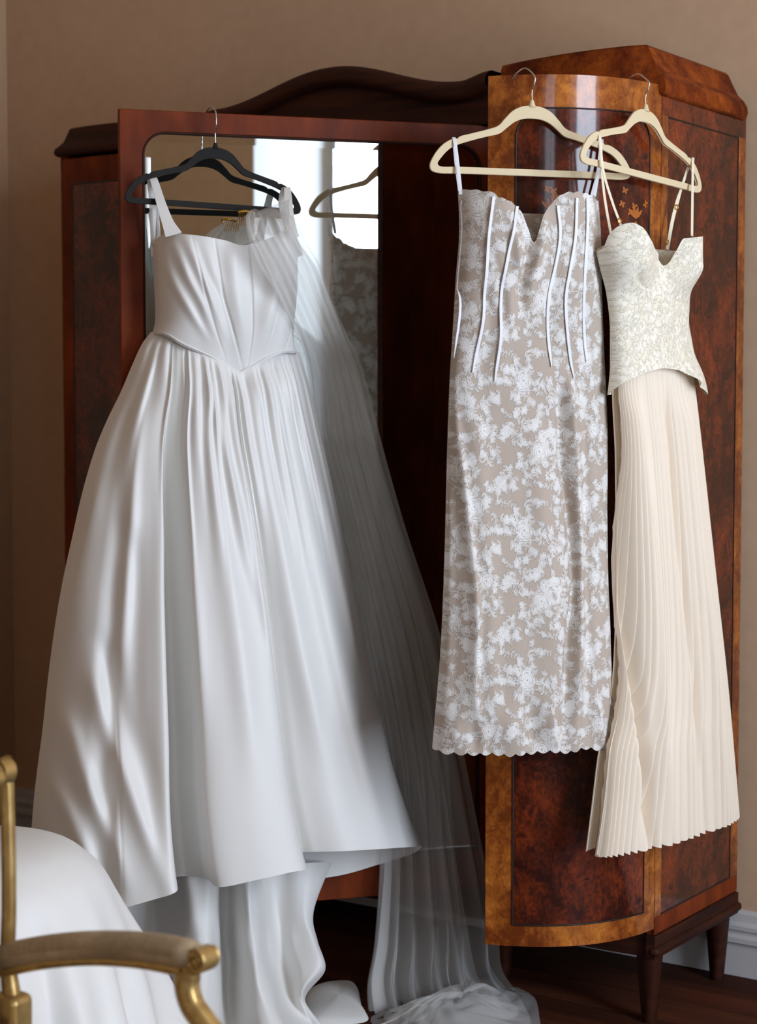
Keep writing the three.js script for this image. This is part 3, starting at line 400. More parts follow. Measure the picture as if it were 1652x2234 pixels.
const skFold = foldsOf(gf, [
  [[[352, 745], [312, 900], [288, 1050], [278, 1200], [262, 1400]], 0.017, 0.020, 0.2], [[[388, 760], [384, 900], [392, 1100], [402, 1350], [410, 1600]], 0.022, 0.016, 0.2], [[[415, 780], [440, 950], [470, 1150], [500, 1400], [520, 1650]], 0.026, 0.014, 0.2],
  [[[450, 790], [478, 950], [512, 1120], [540, 1290]], 0.013, 0.014, 0.2], [[[502, 830], [512, 950], [538, 1100], [560, 1300], [585, 1480]], 0.012, 0.014, 0.2], [[[545, 830], [560, 980], [600, 1180], [640, 1400], [690, 1650]], 0.028, 0.020, 0.2],
  [[[590, 800], [632, 960], [680, 1180], [725, 1400], [780, 1650], [830, 1830]], 0.024, 0.016, 0.2], [[[630, 790], [672, 940], [716, 1100], [760, 1300], [800, 1500]], 0.014, 0.012, 0.18],
  [[[240, 1400], [270, 1540], [318, 1700], [345, 1850]], 0.022, -0.014, 0.3], [[[150, 1560], [180, 1680], [225, 1800], [262, 1920]], 0.020, 0.022, 0.25], [[[215, 1480], [240, 1600], [280, 1720], [320, 1840], [350, 1930]], 0.018, 0.016, 0.3], [[[120, 1700], [150, 1780], [200, 1900]], 0.018, 0.015, 0.2],
  [[[205, 1050], [170, 1250], [150, 1450]], 0.03, 0.015, 0.15], [[[300, 1150], [305, 1300], [300, 1500], [330, 1700]], 0.02, -0.012, 0.3], [[[268, 1560], [266, 1700], [268, 1990]], 0.003, -0.0016, 0.33],
], 0.2);
const skirtPoint = (a, v) => {
  const h = crSample(hemRow, a * (hemRow.length - 1)), [yHem, fh, wh, fw, ww] = h, e = 1 - Math.pow(1 - v, 3.7), fr = lerp(fw, fh, e);
  const uTop = lerp(skL(1.46), skR(1.46), clamp(fw)), yTop = waistY(uTop) + 0.002, y = lerp(yTop, yHem, v), l = skL(y), r = skR(y);
  const k = fr < 0.5 ? skL(y) : skR(y); void k;
  const front = clamp((lerp(ww, wh, Math.pow(v, 0.75)) - 0.055) / 0.06), gather = (1 - sstep(0.05, 0.5, v)) * sstep(0, 0.03, v);
  let w = lerp(ww, wh, Math.pow(v, 0.72)), u = lerp(l, r, fr);
  w += front * (0.0042 * gather * (Math.sin(fw * 135 + 3 * noise1(fw * 22, 3)) + 0.6 * Math.sin(fw * 71 + 1)) + 0.005 * sstep(0, 0.06, v) * Math.sin(Math.PI * clamp(v / 0.08)) + skFold(u, y) * 1.0 * sstep(0.0, 0.1, v) + 0.004 * noise2(u * 9, y * 5, 8));
  return [u, y, Math.max(0.03, w)];
};
const skirtPart = part('skirt', sheet(560, 200, (a, v) => skirtPoint(a, v), true), M.satin, gown, 'full gathered satin skirt');
part('waist_seam', tube(Array.from({ length: 41 }, (_, i) => { const s = -0.97 + 1.94 * i / 40, u = bodPoint(s, 1.45)[0], y = waistY(u), p = bodPoint(s, y); return V3(p[0], y, p[1] + 0.002); }), 0.0016, 120, 6), M.satin, skirtPart);
{ // the back of the skirt runs on as a train: folds falling to the floor
  const rows = [
    [[228, 1900, 0.05], [300, 1900, 0.05], [350, 1900, 0.06], [386, 1900, 0.12], [410, 1895, 0.165], [445, 1895, 0.17], [470, 1900, 0.16], [480, 1900, 0.1], [505, 1900, 0.1], [525, 1900, 0.17], [550, 1900, 0.18], [575, 1900, 0.13], [600, 1890, 0.1], [640, 1885, 0.12], [690, 1880, 0.11], [725, 1880, 0.07], [690, 1880, 0.05]],
    [[232, 1990, 0.05], [300, 1990, 0.045], [345, 1990, 0.05], [388, 1990, 0.14], [412, 1990, 0.2], [445, 1990, 0.21], [472, 1990, 0.19], [482, 1990, 0.1], [505, 1990, 0.1], [530, 1990, 0.2], [556, 1990, 0.21], [580, 1990, 0.15], [605, 1990, 0.1], [640, 1990, 0.13], [670, 1990, 0.14], [684, 1985, 0.1], [655, 1990, 0.06]],
    [[240, 2060, 0.05], [305, 2060, 0.045], [350, 2060, 0.05], [388, 2060, 0.16], [412, 2060, 0.22], [448, 2060, 0.235], [472, 2060, 0.2], [484, 2060, 0.12], [506, 2060, 0.11], [535, 2060, 0.22], [562, 2060, 0.23], [588, 2060, 0.16], [612, 2060, 0.11], [645, 2060, 0.15], [685, 2050, 0.17], [692, 2055, 0.12], [645, 2060, 0.06]],
    [[250, 2130, 0.05], [310, 2130, 0.045], [352, 2130, 0.055], [385, 2130, 0.18], [412, 2130, 0.25], [450, 2130, 0.265], [473, 2130, 0.23], [486, 2130, 0.14], [508, 2130, 0.13], [545, 2130, 0.25], [575, 2130, 0.26], [600, 2130, 0.18], [625, 2130, 0.13], [660, 2120, 0.19], [703, 2108, 0.2], [700, 2120, 0.13], [640, 2130, 0.07]],
    [[262, 2210, 0.06], [318, 2210, 0.06], [356, 2210, 0.08], [382, 2210, 0.21], [412, 2210, 0.29], [452, 2210, 0.31], [476, 2210, 0.27], [490, 2210, 0.18], [512, 2210, 0.17], [560, 2205, 0.29], [600, 2205, 0.3], [620, 2200, 0.23], [640, 2190, 0.17], [655, 2178, 0.2], [662, 2168, 0.2], [665, 2180, 0.14], [640, 2200, 0.09]],
    [[270, 2290, 0.1], [322, 2290, 0.1], [362, 2290, 0.13], [382, 2310, 0.27], [412, 2330, 0.36], [456, 2335, 0.38], [480, 2320, 0.34], [496, 2300, 0.24], [520, 2300, 0.24], [590, 2310, 0.36], [650, 2300, 0.36], [672, 2290, 0.3], [688, 2280, 0.24], [695, 2250, 0.2], [700, 2235, 0.17], [690, 2240, 0.13], [650, 2270, 0.1]],
  ].map((r) => r.map(([x, y, w]) => { const q = gf.at(x, y, w); return [q[0], Math.max(0.004, q[1]), w]; }));
  const at = (a, v) => { const cols = rows.map((r) => crSample(r, a * (r.length - 1))), p = crSample(cols, v * (rows.length - 1)); return [p[0] + 0.003 * noise2(a * 20, v * 6, 4), Math.max(0.003, p[1]), p[2] + 0.006 * noise2(a * 24, v * 5, 9)]; };
  part('train', sheet(220, 90, at), M.satin, gown, 'satin train falling in folds to the floor');
  // end of the train lying on the boards under the door
  const fl = [[668, 2170], [720, 2148], [765, 2146], [790, 2200], [800, 2232], [740, 2240], [680, 2236]].map(([x, y]) => gf.floor(x, y)), c = fl.reduce((s, p) => [s[0] + p[0] / fl.length, s[1] + p[1] / fl.length], [0, 0]);
  const flc = new THREE.CatmullRomCurve3(fl.map(([x, z]) => V3(x, 0, z)), true, 'centripetal');
  part('train', sheet(90, 14, (a, v) => { const o = flc.getPoint(a % 1), q = [o.x, o.z]; return [lerp(c[0], q[0], v), 0.004 + 0.03 * Math.pow(1 - v * v, 0.6) * (0.8 + 0.12 * v * Math.sin(a * 18.85)), lerp(c[1], q[1], v)]; }, true), M.satin, gown, 'satin train lying on the floor');
  // the train's fullness heaped beside the chair
  const cpx = gf.floor(-30, 2520), rad = table([[0.589, 0.0], [0.585, 0.06], [0.577, 0.11], [0.56, 0.155], [0.52, 0.2], [0.47, 0.226], [0.40, 0.255], [0.346, 0.276], [0.28, 0.293], [0.15, 0.325], [0.05, 0.36], [0.004, 0.40]]);
  const ctr = (() => { const q = EYE.clone().addScaledVector(FWD, 3.26).addScaledVector(RIGHT, -0.704); q.sub(gf.O); return [q.dot(gf.U), q.dot(gf.N)]; })(); void cpx;
  part('train', sheet(300, 120, (a, v) => {
    const th = a * Math.PI * 2, y = 0.004 + 0.585 * Math.pow(1 - v, 0.9 + 0.2 * v), low = sstep(0.1, 0.7, 1 - y / 0.62), n = 0.5 * Math.sin(th * 9 + 2 * noise1(th * 2, 4)) + 0.35 * Math.sin(th * 17 + 1.3) + 0.4 * Math.sin(th * 5 + 0.6);
    const r = rad(y) * (1 + 0.15 * low * n + 0.02 * noise2(th * 3, y * 9, 6) + 0.035 * low * noise2(th * 7, y * 4, 16)); return [ctr[0] + r * 1.0 * Math.cos(th), y, ctr[1] + r * 1.1 * Math.sin(th)];
  }, true), M.satin, gown, 'satin train heaped in a soft mound');
}

// ---------------------------------------------------------------- the tulle veil
{
  const veil = thing('bridal_veil', 'sheer white tulle veil with a gold comb trailing beside the satin gown', 'veil', gf.O.x, 0, gf.O.z, gf.turn);
  const mk = (rowsPx, nf, seed, nu, nv, ampU, ampW) => {
    const rows = rowsPx.map(([y, l, r, w, am]) => { const a = gf.at(l, y, w), b = gf.at(r, y, w); return [a[0], b[0], a[1], w, am]; });
    return sheet(nu, nv, (a, v) => { const [l, r, y, w, am] = crSample(rows, v * (rows.length - 1)), ph = a * nf * Math.PI * 2 + 1.5 * noise1(a * nf * 0.7 + v * 0.6, seed); return [lerp(l, r, a) + am * ampU * Math.sin(ph) * Math.sin(Math.PI * clamp(a * 8)) , Math.max(0.004, y + 0.01 * noise2(a * 5, v * 3, seed)), Math.max(0.012, w + am * ampW * Math.cos(ph))]; });
  };
  // rows: [py, left px, right px, w, fold depth]
  part('tulle', mk([[462, 545, 600, 0.085, 0.2], [478, 535, 640, 0.17, 0.25], [520, 540, 665, 0.235, 0.25], [580, 562, 702, 0.235, 0.25], [650, 604, 726, 0.2, 0.3], [720, 640, 757, 0.12, 0.3], [800, 668, 792, 0.032, 0.25], [960, 680, 832, 0.028, 0.25], [1150, 725, 884, 0.028, 0.28], [1400, 770, 962, 0.03, 0.35], [1640, 815, 1008, 0.034, 0.5], [1850, 825, 1046, 0.04, 0.9], [2050, 812, 1080, 0.06, 1.3], [2150, 795, 1092, 0.07, 1.5], [2225, 800, 1150, 0.07, 1.6]], 7, 3, 180, 160, 0.02, 0.02), M.tulle, veil);
  part('tulle', mk([[458, 552, 592, 0.075, 0.2], [474, 548, 630, 0.155, 0.25], [520, 555, 652, 0.225, 0.25], [580, 582, 692, 0.225, 0.25], [650, 618, 718, 0.19, 0.3], [720, 652, 746, 0.11, 0.25], [800, 672, 780, 0.024, 0.2], [960, 690, 818, 0.02, 0.2], [1150, 730, 872, 0.02, 0.22], [1400, 780, 950, 0.022, 0.3], [1640, 830, 975, 0.028, 0.4], [1850, 838, 990, 0.05, 0.9], [2050, 822, 1020, 0.09, 1.3], [2150, 806, 1040, 0.1, 1.5], [2228, 815, 1080, 0.1, 1.6]], 5, 13, 160, 160, 0.024, 0.02), M.tulle, veil);
  part('tulle', mk([[462, 548, 598, 0.09, 0.3], [478, 536, 630, 0.18, 0.25], [520, 545, 655, 0.245, 0.25], [580, 575, 692, 0.245, 0.25], [650, 612, 718, 0.21, 0.3], [720, 646, 744, 0.13, 0.3], [800, 672, 774, 0.036, 0.2], [960, 690, 820, 0.024, 0.2]], 6, 23, 120, 90, 0.016, 0.012), M.tulle, veil);
  // tulle pooled on the floor
  const pool = [[800, 2232], [850, 2205], [930, 2180], [1010, 2150], [1060, 2140], [1120, 2165], [1160, 2175], [1195, 2234], [1150, 2275], [980, 2290], [840, 2280]].map(([x, y]) => gf.floor(x, y)), c = gf.floor(1010, 2215);
  const poolC = new THREE.CatmullRomCurve3(pool.map(([x, z]) => V3(x, 0, z)), true, 'centripetal');
  for (const k of [0, 1, 2]) part('tulle', sheet(150, 26, (a, v) => { const o = poolC.getPoint(a % 1), s = (0.95 - 0.16 * k) * v * (1 + 0.05 * Math.sin(a * 38 + k)); return [lerp(c[0], o.x, s), 0.005 + 0.008 * k + (0.02 + 0.008 * k) * (1 - v * v) * (0.7 + 0.3 * noise2(a * 5 + k * 5, v * 2, 31 + k)) + 0.006 * (1 + Math.sin(a * 90 + v * 16 + 5 * noise1(a * 12, k))) * v * (1 - v) * 4, lerp(c[1], o.z, s)]; }, true), M.tulle, veil);
  const P = (px, py, w) => { const q = gf.at(px, py, w); return V3(q[0], q[1], w); };
  part('gathered_top', sheet(120, 40, (a, v) => { const p = P(lerp(535, 600, v) , lerp(478, 470, v) + lerp(-22, 62, a) * lerp(0.35, 1, v), 0.1); return [p.x, p.y, lerp(0.085, 0.225, v) + 0.003 * Math.sin(a * 14 + v * 3)]; }), M.tulleThick, veil);
  const comb = [tube([P(520, 463, 0.075), P(535, 461, 0.078), P(556, 466, 0.08)], 0.003, 24, 8)]; for (let i = 0; i < 9; i++) { const x = 522 + i * 4; comb.push(tube([P(x, 464, 0.075), P(x + 0.5, 480, 0.066), P(x, 492, 0.062)], 0.0011, 8, 5)); }
  part('comb', mergeGeometries(comb), M.gold, veil, 'gold veil comb');
}

// ---------------------------------------------------------------- the lace gown
{
  const f = lf, lace = thing('lace_gown', 'fitted white floral lace gown with boned bodice and scalloped hem', 'dress', f.O.x, 0, f.O.z, f.turn);
  const L = edgeOf(f, [[1000, 415], [1003, 500], [996, 600], [990, 700], [981, 850], [976, 1000], [971, 1200], [963, 1400], [951, 1550], [943, 1640]]), R = edgeOf(f, [[1299, 415], [1305, 500], [1309, 620], [1316, 760], [1322, 850], [1325, 1000], [1324, 1200], [1328, 1400], [1337, 1560], [1346, 1640]], 0.012);
  const hemY = f.at(1140, 1642, 0.09)[1], backTop = f.at(1165, 466, -0.01)[1];
  const fold = foldsOf(f, [
    [[[1165, 520], [1160, 560], [1150, 620], [1148, 680]], 0.012, -0.022], [[[1120, 470], [1135, 540], [1145, 610]], 0.014, 0.014], [[[1195, 470], [1185, 540], [1165, 620]], 0.012, 0.014],
    [[[1005, 760], [1012, 880], [1022, 980], [1040, 1150], [1050, 1330], [1045, 1500], [1060, 1640]], 0.010, 0.016], [[[1000, 800], [1004, 950], [1018, 1150], [1015, 1350], [1005, 1640]], 0.013, -0.012], [[[1042, 850], [1060, 1000], [1075, 1200], [1080, 1450], [1085, 1640]], 0.02, 0.008],
    [[[1240, 830], [1246, 1000], [1262, 1150], [1268, 1280], [1250, 1400], [1236, 1640]], 0.011, -0.018], [[[1262, 820], [1275, 1000], [1282, 1200], [1275, 1400], [1262, 1640]], 0.011, 0.014], [[[1300, 900], [1300, 1150], [1296, 1400], [1290, 1640]], 0.012, -0.010], [[[1180, 900], [1200, 1150], [1210, 1400], [1195, 1640]], 0.03, 0.009],
    [[[1130, 620], [1118, 700], [1112, 800]], 0.015, 0.006], [[[1060, 600], [1085, 700], [1070, 820]], 0.014, -0.006], [[[1225, 560], [1218, 680], [1228, 800]], 0.012, -0.006], [[[1090, 560], [1110, 660], [1120, 760]], 0.008, -0.005], [[[1290, 500], [1292, 650], [1300, 800]], 0.010, -0.006],
    [[[1010, 1560], [1006, 1645]], 0.012, 0.012], [[[1118, 1540], [1120, 1650]], 0.022, 0.012], [[[1170, 1540], [1172, 1650]], 0.016, -0.014], [[[1210, 1540], [1212, 1650]], 0.014, 0.012], [[[1322, 1540], [1326, 1640]], 0.012, 0.012], [[[1050, 1560], [1048, 1645]], 0.012, -0.01],
  ]);
  const front = (s, y) => { const l = L(y), r = R(y), a = s * Math.PI / 2, u = (l + r) / 2 + (r - l) / 2 * Math.sin(a), c = Math.max(0, Math.cos(a)), bust = sstep(1.4, 1.68, y), hip = 1 - sstep(0.75, 1.25, y); return [u, 0.0 + (0.058 + 0.022 * bust + 0.03 * hip) * Math.pow(c, 0.6) + 0.014 * bust * (gauss(s + 0.42, 0.25) + gauss(s - 0.42, 0.25)) + fold(u, y) * Math.pow(c, 0.4) + 0.0022 * noise2(u * 32, y * 14, 3)]; };
  const topY = table([[994, 424], [1012, 416], [1045, 417], [1078, 419], [1090, 432], [1105, 434], [1122, 446], [1138, 466], [1152, 500], [1164, 528], [1176, 500], [1190, 464], [1206, 447], [1216, 434], [1240, 421], [1270, 420], [1296, 426], [1306, 438]].map(([x, y]) => onSurface(f, front, L, R, x, y)));
  const scallop = (u, y) => 0.006 * Math.abs(Math.sin(u * Math.PI / 0.024)) + 0.004 * noise1(u * 25, 5);
  const hemAt = (u) => hemY - scallop(u, 0);
  const laceBody = part('lace_body', sheet(420, 260, (a, v) => {
    if (a <= 0.68) { const s = a / 0.68 * 2 - 1, u0 = front(s, 1.65)[0], yt = topY(u0) + 0.0012 * Math.sin(u0 * 300) + 0.002 * noise1(u0 * 70, 8), ub = front(s, hemY)[0], y = lerp(yt, hemAt(ub), v), p = front(s, y); return [p[0], y, p[1], 1.25 * p[0] + 0.1, y]; }
    const t = (a - 0.68) / 0.32, s = 1 - 2 * t, q = (Math.sin(s * Math.PI / 2) + 1) / 2, e = topY(front(Math.sign(s) || 1, 1.65)[0]), yt = lerp(e, backTop, sstep(0, 0.3, Math.min(t, 1 - t))), ub = lerp(L(hemY), R(hemY), q), y = lerp(yt, hemAt(ub), v), u = lerp(L(y), R(y), q); return [u, y, -0.012 * Math.sqrt(Math.max(0, 1 - s * s)), -u + 0.5, y];
  }, true), M.lace, lace, 'white floral lace over a nude lining');
  const onFront = (px, py, off) => { const [u, y] = f.at(px, py, 0.07); const l = L(y), r = R(y), s = Math.asin(clamp((u - (l + r) / 2) / ((r - l) / 2), -0.999, 0.999)) * 2 / Math.PI, p = front(s, y); return V3(p[0], y, p[1] + off); };
  const bones = [[[1027, 432], [1021, 520], [1018, 600], [1020, 660], [1010, 780]], [[1073, 430], [1064, 520], [1060, 620], [1058, 700], [1040, 812]], [[1122, 452], [1108, 520], [1096, 600], [1092, 660], [1094, 740], [1085, 832]], [[1211, 450], [1216, 510], [1208, 580], [1196, 650], [1198, 720], [1207, 800]], [[1251, 434], [1248, 520], [1238, 590], [1232, 650], [1240, 730], [1258, 825]], [[1276, 434], [1275, 520], [1273, 600], [1276, 680], [1288, 790]]];
  for (const b of bones) { const c = new THREE.CatmullRomCurve3(b.map(([x, y]) => V3(x, y, 0))), pts = c.getPoints(26).map((p) => onFront(p.x, p.y, 0.0032)); part('boning_channel', ribbon(pts, [[0, 0.006], [0.9, 0.006], [1, 0.002]], 0.0024, 70, () => V3(1, 0, 0)), M.boning, laceBody, 'narrow white boning channel'); }
  const P = (px, py, w) => { const q = f.at(px, py, w); return V3(q[0], q[1], w); };
  part('strap', ribbon([P(1004, 424, -0.008), P(996, 360, -0.006), P(991, 308, -0.005), P(990, 300, 0.0), P(992, 306, 0.006), P(999, 360, 0.012), P(1006, 424, 0.022)], [[0, 0.007], [1, 0.007]], 0.0012, 60, () => V3(1, 0, 0.2)), M.boning, lace);
  part('strap', ribbon([P(1288, 440, -0.008), P(1306, 370, -0.006), P(1313, 312, -0.005), P(1313, 304, 0.0), P(1312, 312, 0.006), P(1306, 370, 0.012), P(1297, 428, 0.022)], [[0, 0.007], [1, 0.007]], 0.0012, 60, () => V3(1, 0, 0.2)), M.boning, lace);
}

// ---------------------------------------------------------------- the pleated dress
{
  const f = pf, dress = thing('pleated_dress', 'cream dress with lace bustier and long finely pleated skirt', 'dress', f.O.x, 0, f.O.z, f.turn);
  const L = edgeOf(f, [[1303, 480], [1303, 540], [1310, 580], [1325, 640], [1333, 720], [1333, 800], [1327, 865]]), R = edgeOf(f, [[1531, 480], [1531, 560], [1528, 600], [1522, 650], [1522, 700], [1533, 770], [1552, 835], [1556, 880]], 0.042);
  const fold = foldsOf(f, [
    [[[1378, 560], [1388, 600], [1410, 625], [1440, 636]], 0.010, -0.006, 0.06], [[[1340, 520], [1345, 640], [1352, 760], [1352, 840]], 0.008, -0.008, 0.06], [[[1322, 560], [1338, 680], [1340, 780]], 0.010, 0.006], [[[1450, 585], [1448, 700], [1440, 800]], 0.006, 0.006, 0.06], [[[1404, 640], [1400, 720], [1405, 800]], 0.004, -0.003, 0.06], [[[1488, 620], [1486, 720], [1494, 800]], 0.006, -0.004, 0.06],
    [[[1535, 780], [1545, 830], [1550, 870]], 0.016, 0.02],
  ]);
  const front = (s, y) => {
    const l = L(y), r = R(y), a = s * Math.PI / 2, u = (l + r) / 2 + (r - l) / 2 * Math.sin(a), c = Math.max(0, Math.cos(a)), yb = f.at(1400, 560, 0.05)[1], up = sstep(yb - 0.09, yb - 0.01, y), flare = 1 - sstep(1.36, 1.5, y);
    const uA = f.at(1385, 555, 0.06)[0], uB = f.at(1502, 560, 0.06)[0], mid = f.at(1449, 600, 0.05)[0];
    const cups = up * 0.05 * (gauss(u - uA, 0.062) + gauss(u - uB, 0.05)) - up * 0.018 * gauss(u - mid, 0.018);
    return [u, (0.05 + 0.02 * flare) * Math.pow(c, 0.6) + cups * Math.pow(c, 0.3) + fold(u, y) * Math.pow(c, 0.4) + 0.0015 * noise2(u * 40, y * 30, 4)];
  };
  const topPx = [[1304, 548], [1312, 530], [1330, 508], [1355, 491], [1378, 489], [1400, 500], [1420, 528], [1438, 566], [1448, 579], [1458, 574], [1474, 553], [1492, 524], [1508, 511], [1518, 514], [1529, 545]];
  const hemPx = [[1329, 862], [1336, 853], [1350, 842], [1380, 826], [1420, 810], [1450, 804], [1480, 808], [1508, 820], [1528, 842], [1540, 862], [1551, 838]];
  const pxOf = (u, y, w) => { const d = f.world(u, y, w).sub(EYE); return CX + FOCAL * d.dot(RIGHT) / d.dot(FWD); };
  const byS = (list, drop) => { const t = []; for (const [x, y] of list) { const yy = f.at(x, y, 0.05)[1]; let best = 1e9, bs = 0; for (let s = -1; s <= 1.0001; s += 0.01) { const p = front(s, yy), e = Math.abs(pxOf(p[0], yy, p[1]) - x); if (e < best - 0.2) { best = e; bs = s; } } if (!t.length || bs > t[t.length - 1][0] + 0.015) t.push([bs, yy]); } t[0] = [-1, f.at(...list[0], 0.0)[1]]; const z = list[list.length - 1], e = f.at(z[0], z[1], 0.03)[1]; while (t[t.length - 1][0] > (drop ? 0.7 : 0.97)) t.pop(); if (drop) t.push([0.76, f.at(1519, 516, 0.05)[1]], [0.88, f.at(1526, 534, 0.05)[1]]); t.push([1, e]); return table(t); };
  const topS_ = byS(topPx, true), hemS_ = byS(hemPx);
  part('bustier', sheet(300, 130, (a, v) => {
    if (a <= 0.68) { const s = a / 0.68 * 2 - 1, yt = topS_(s), yb = hemS_(s), y = lerp(yt, yb, v), p = front(s, y); return [p[0], y, p[1], p[0] * 1.2, y]; }
    const t = (a - 0.68) / 0.32, s = 1 - 2 * t, q = (Math.sin(s * Math.PI / 2) + 1) / 2, e = topS_(Math.sign(s) || 1), yt = lerp(e, f.at(1455, 545, 0)[1], sstep(0, 0.3, Math.min(t, 1 - t))), yb = lerp(hemS_(-1), hemS_(1), q), y = lerp(yt, yb, v), u = lerp(L(y), R(y), q); return [u, y, -0.008 * Math.sqrt(Math.max(0, 1 - s * s)), u + 0.4, y];
  }, true), M.creamLace, dress, 'cream lace bustier with flared lower edge');
  // plisse skirt: fine knife pleats that open towards the hem
  const SL = edgeOf(f, [[1340, 790], [1338, 850], [1344, 1000], [1345, 1300], [1340, 1450], [1326, 1560], [1307, 1640], [1293, 1750], [1279, 1860]]), SR = edgeOf(f, [[1528, 790], [1537, 870], [1549, 1000], [1571, 1250], [1598, 1550], [1616, 1800]], 0.04);
  const hemS = f.at(1400, 1848, 0.06)[1], topS = 1.47;
  const big = foldsOf(f, [
    [[[1374, 830], [1384, 950], [1394, 1100], [1400, 1300], [1404, 1500], [1410, 1860]], 0.010, -0.046, 0.06], [[[1350, 830], [1356, 1000], [1356, 1300], [1345, 1600], [1335, 1860]], 0.02, 0.016, 0.06], [[[1400, 860], [1420, 1100], [1435, 1400], [1448, 1860]], 0.03, 0.012, 0.06],
    [[[1470, 860], [1490, 1200], [1512, 1500], [1524, 1830]], 0.012, -0.014, 0.06], [[[1510, 860], [1530, 1200], [1558, 1500], [1575, 1810]], 0.03, 0.012, 0.06], [[[1300, 1500], [1296, 1860]], 0.012, -0.010, 0.06],
  ]);
  const NP = 27, zig = (x) => { const t = x - Math.floor(x), q = t < 0.66 ? 0.5 * t / 0.66 : 0.5 + 0.5 * (t - 0.66) / 0.34; return Math.pow(Math.sin(Math.PI * q), 0.62); };
  const body = (a, v) => {
    const y = lerp(topS, hemS, v), l = SL(y), r = SR(y);
    if (a <= 0.7) { const x = a / 0.7, s = x * 2 - 1, an = s * Math.PI / 2 * 0.94, u = (l + r) / 2 + (r - l) / 2 * Math.sin(an) / Math.sin(Math.PI / 2 * 0.94), c = Math.cos(an), amp = lerp(0.0025, 0.0125, Math.pow(v, 0.85)); return [u, y - 0.006 * zig(x * NP) * v, (0.04 + 0.035 * v) * Math.pow(c, 0.6) + big(u, y) * sstep(0, 0.15, v) * Math.pow(c, 0.3) + amp * (zig(x * NP + 0.3 * noise1(v * 2 + x * 4, 2) + 0.35 * noise1(x * 17, 6)) - 0.5) * 1.6]; }
    const t = (a - 0.7) / 0.3, s = 1 - 2 * t, u = lerp(l, r, (Math.sin(s * Math.PI / 2) + 1) / 2); return [u, y, -0.01 * Math.sqrt(Math.max(0, 1 - s * s)) + 0.003 * zig(t * 20)];
  };
  part('pleated_skirt', sheet(920, 130, body, true), M.pleat, dress, 'finely pleated cream chiffon skirt');
  const P = (px, py, w) => { const q = f.at(px, py, w); return V3(q[0], q[1], w); };
  const sd = () => V3(1, 0, 0.25);
  part('strap', ribbon([P(1340, 548, -0.006), P(1318, 420, -0.006), P(1308, 300, -0.005), P(1307, 292, 0), P(1309, 298, 0.006), P(1316, 370, 0.014), P(1336, 440, 0.03), P(1356, 494, 0.048)], [[0, 0.0065], [1, 0.0065]], 0.0011, 70, sd), M.cream, dress);
  part('strap', ribbon([P(1456, 545, -0.006), P(1470, 470, -0.006), P(1492, 395, -0.006), P(1508, 350, -0.004), P(1512, 344, 0), P(1512, 352, 0.006), P(1511, 430, 0.02), P(1510, 515, 0.045)], [[0, 0.009], [0.2, 0.009], [0.25, 0.0065], [1, 0.0065]], 0.0011, 70, sd), M.cream, dress);
  for (const [x, y, w] of [[1477, 452, -0.003], [1456, 528, -0.003], [1352, 482, 0.046]]) part('strap_ring', (() => { const g = new THREE.TorusGeometry(0.005, 0.001, 6, 16), p = P(x, y, w); g.translate(p.x, p.y, p.z); return g; })(), M.gold, dress, 'small gold strap ring');
}

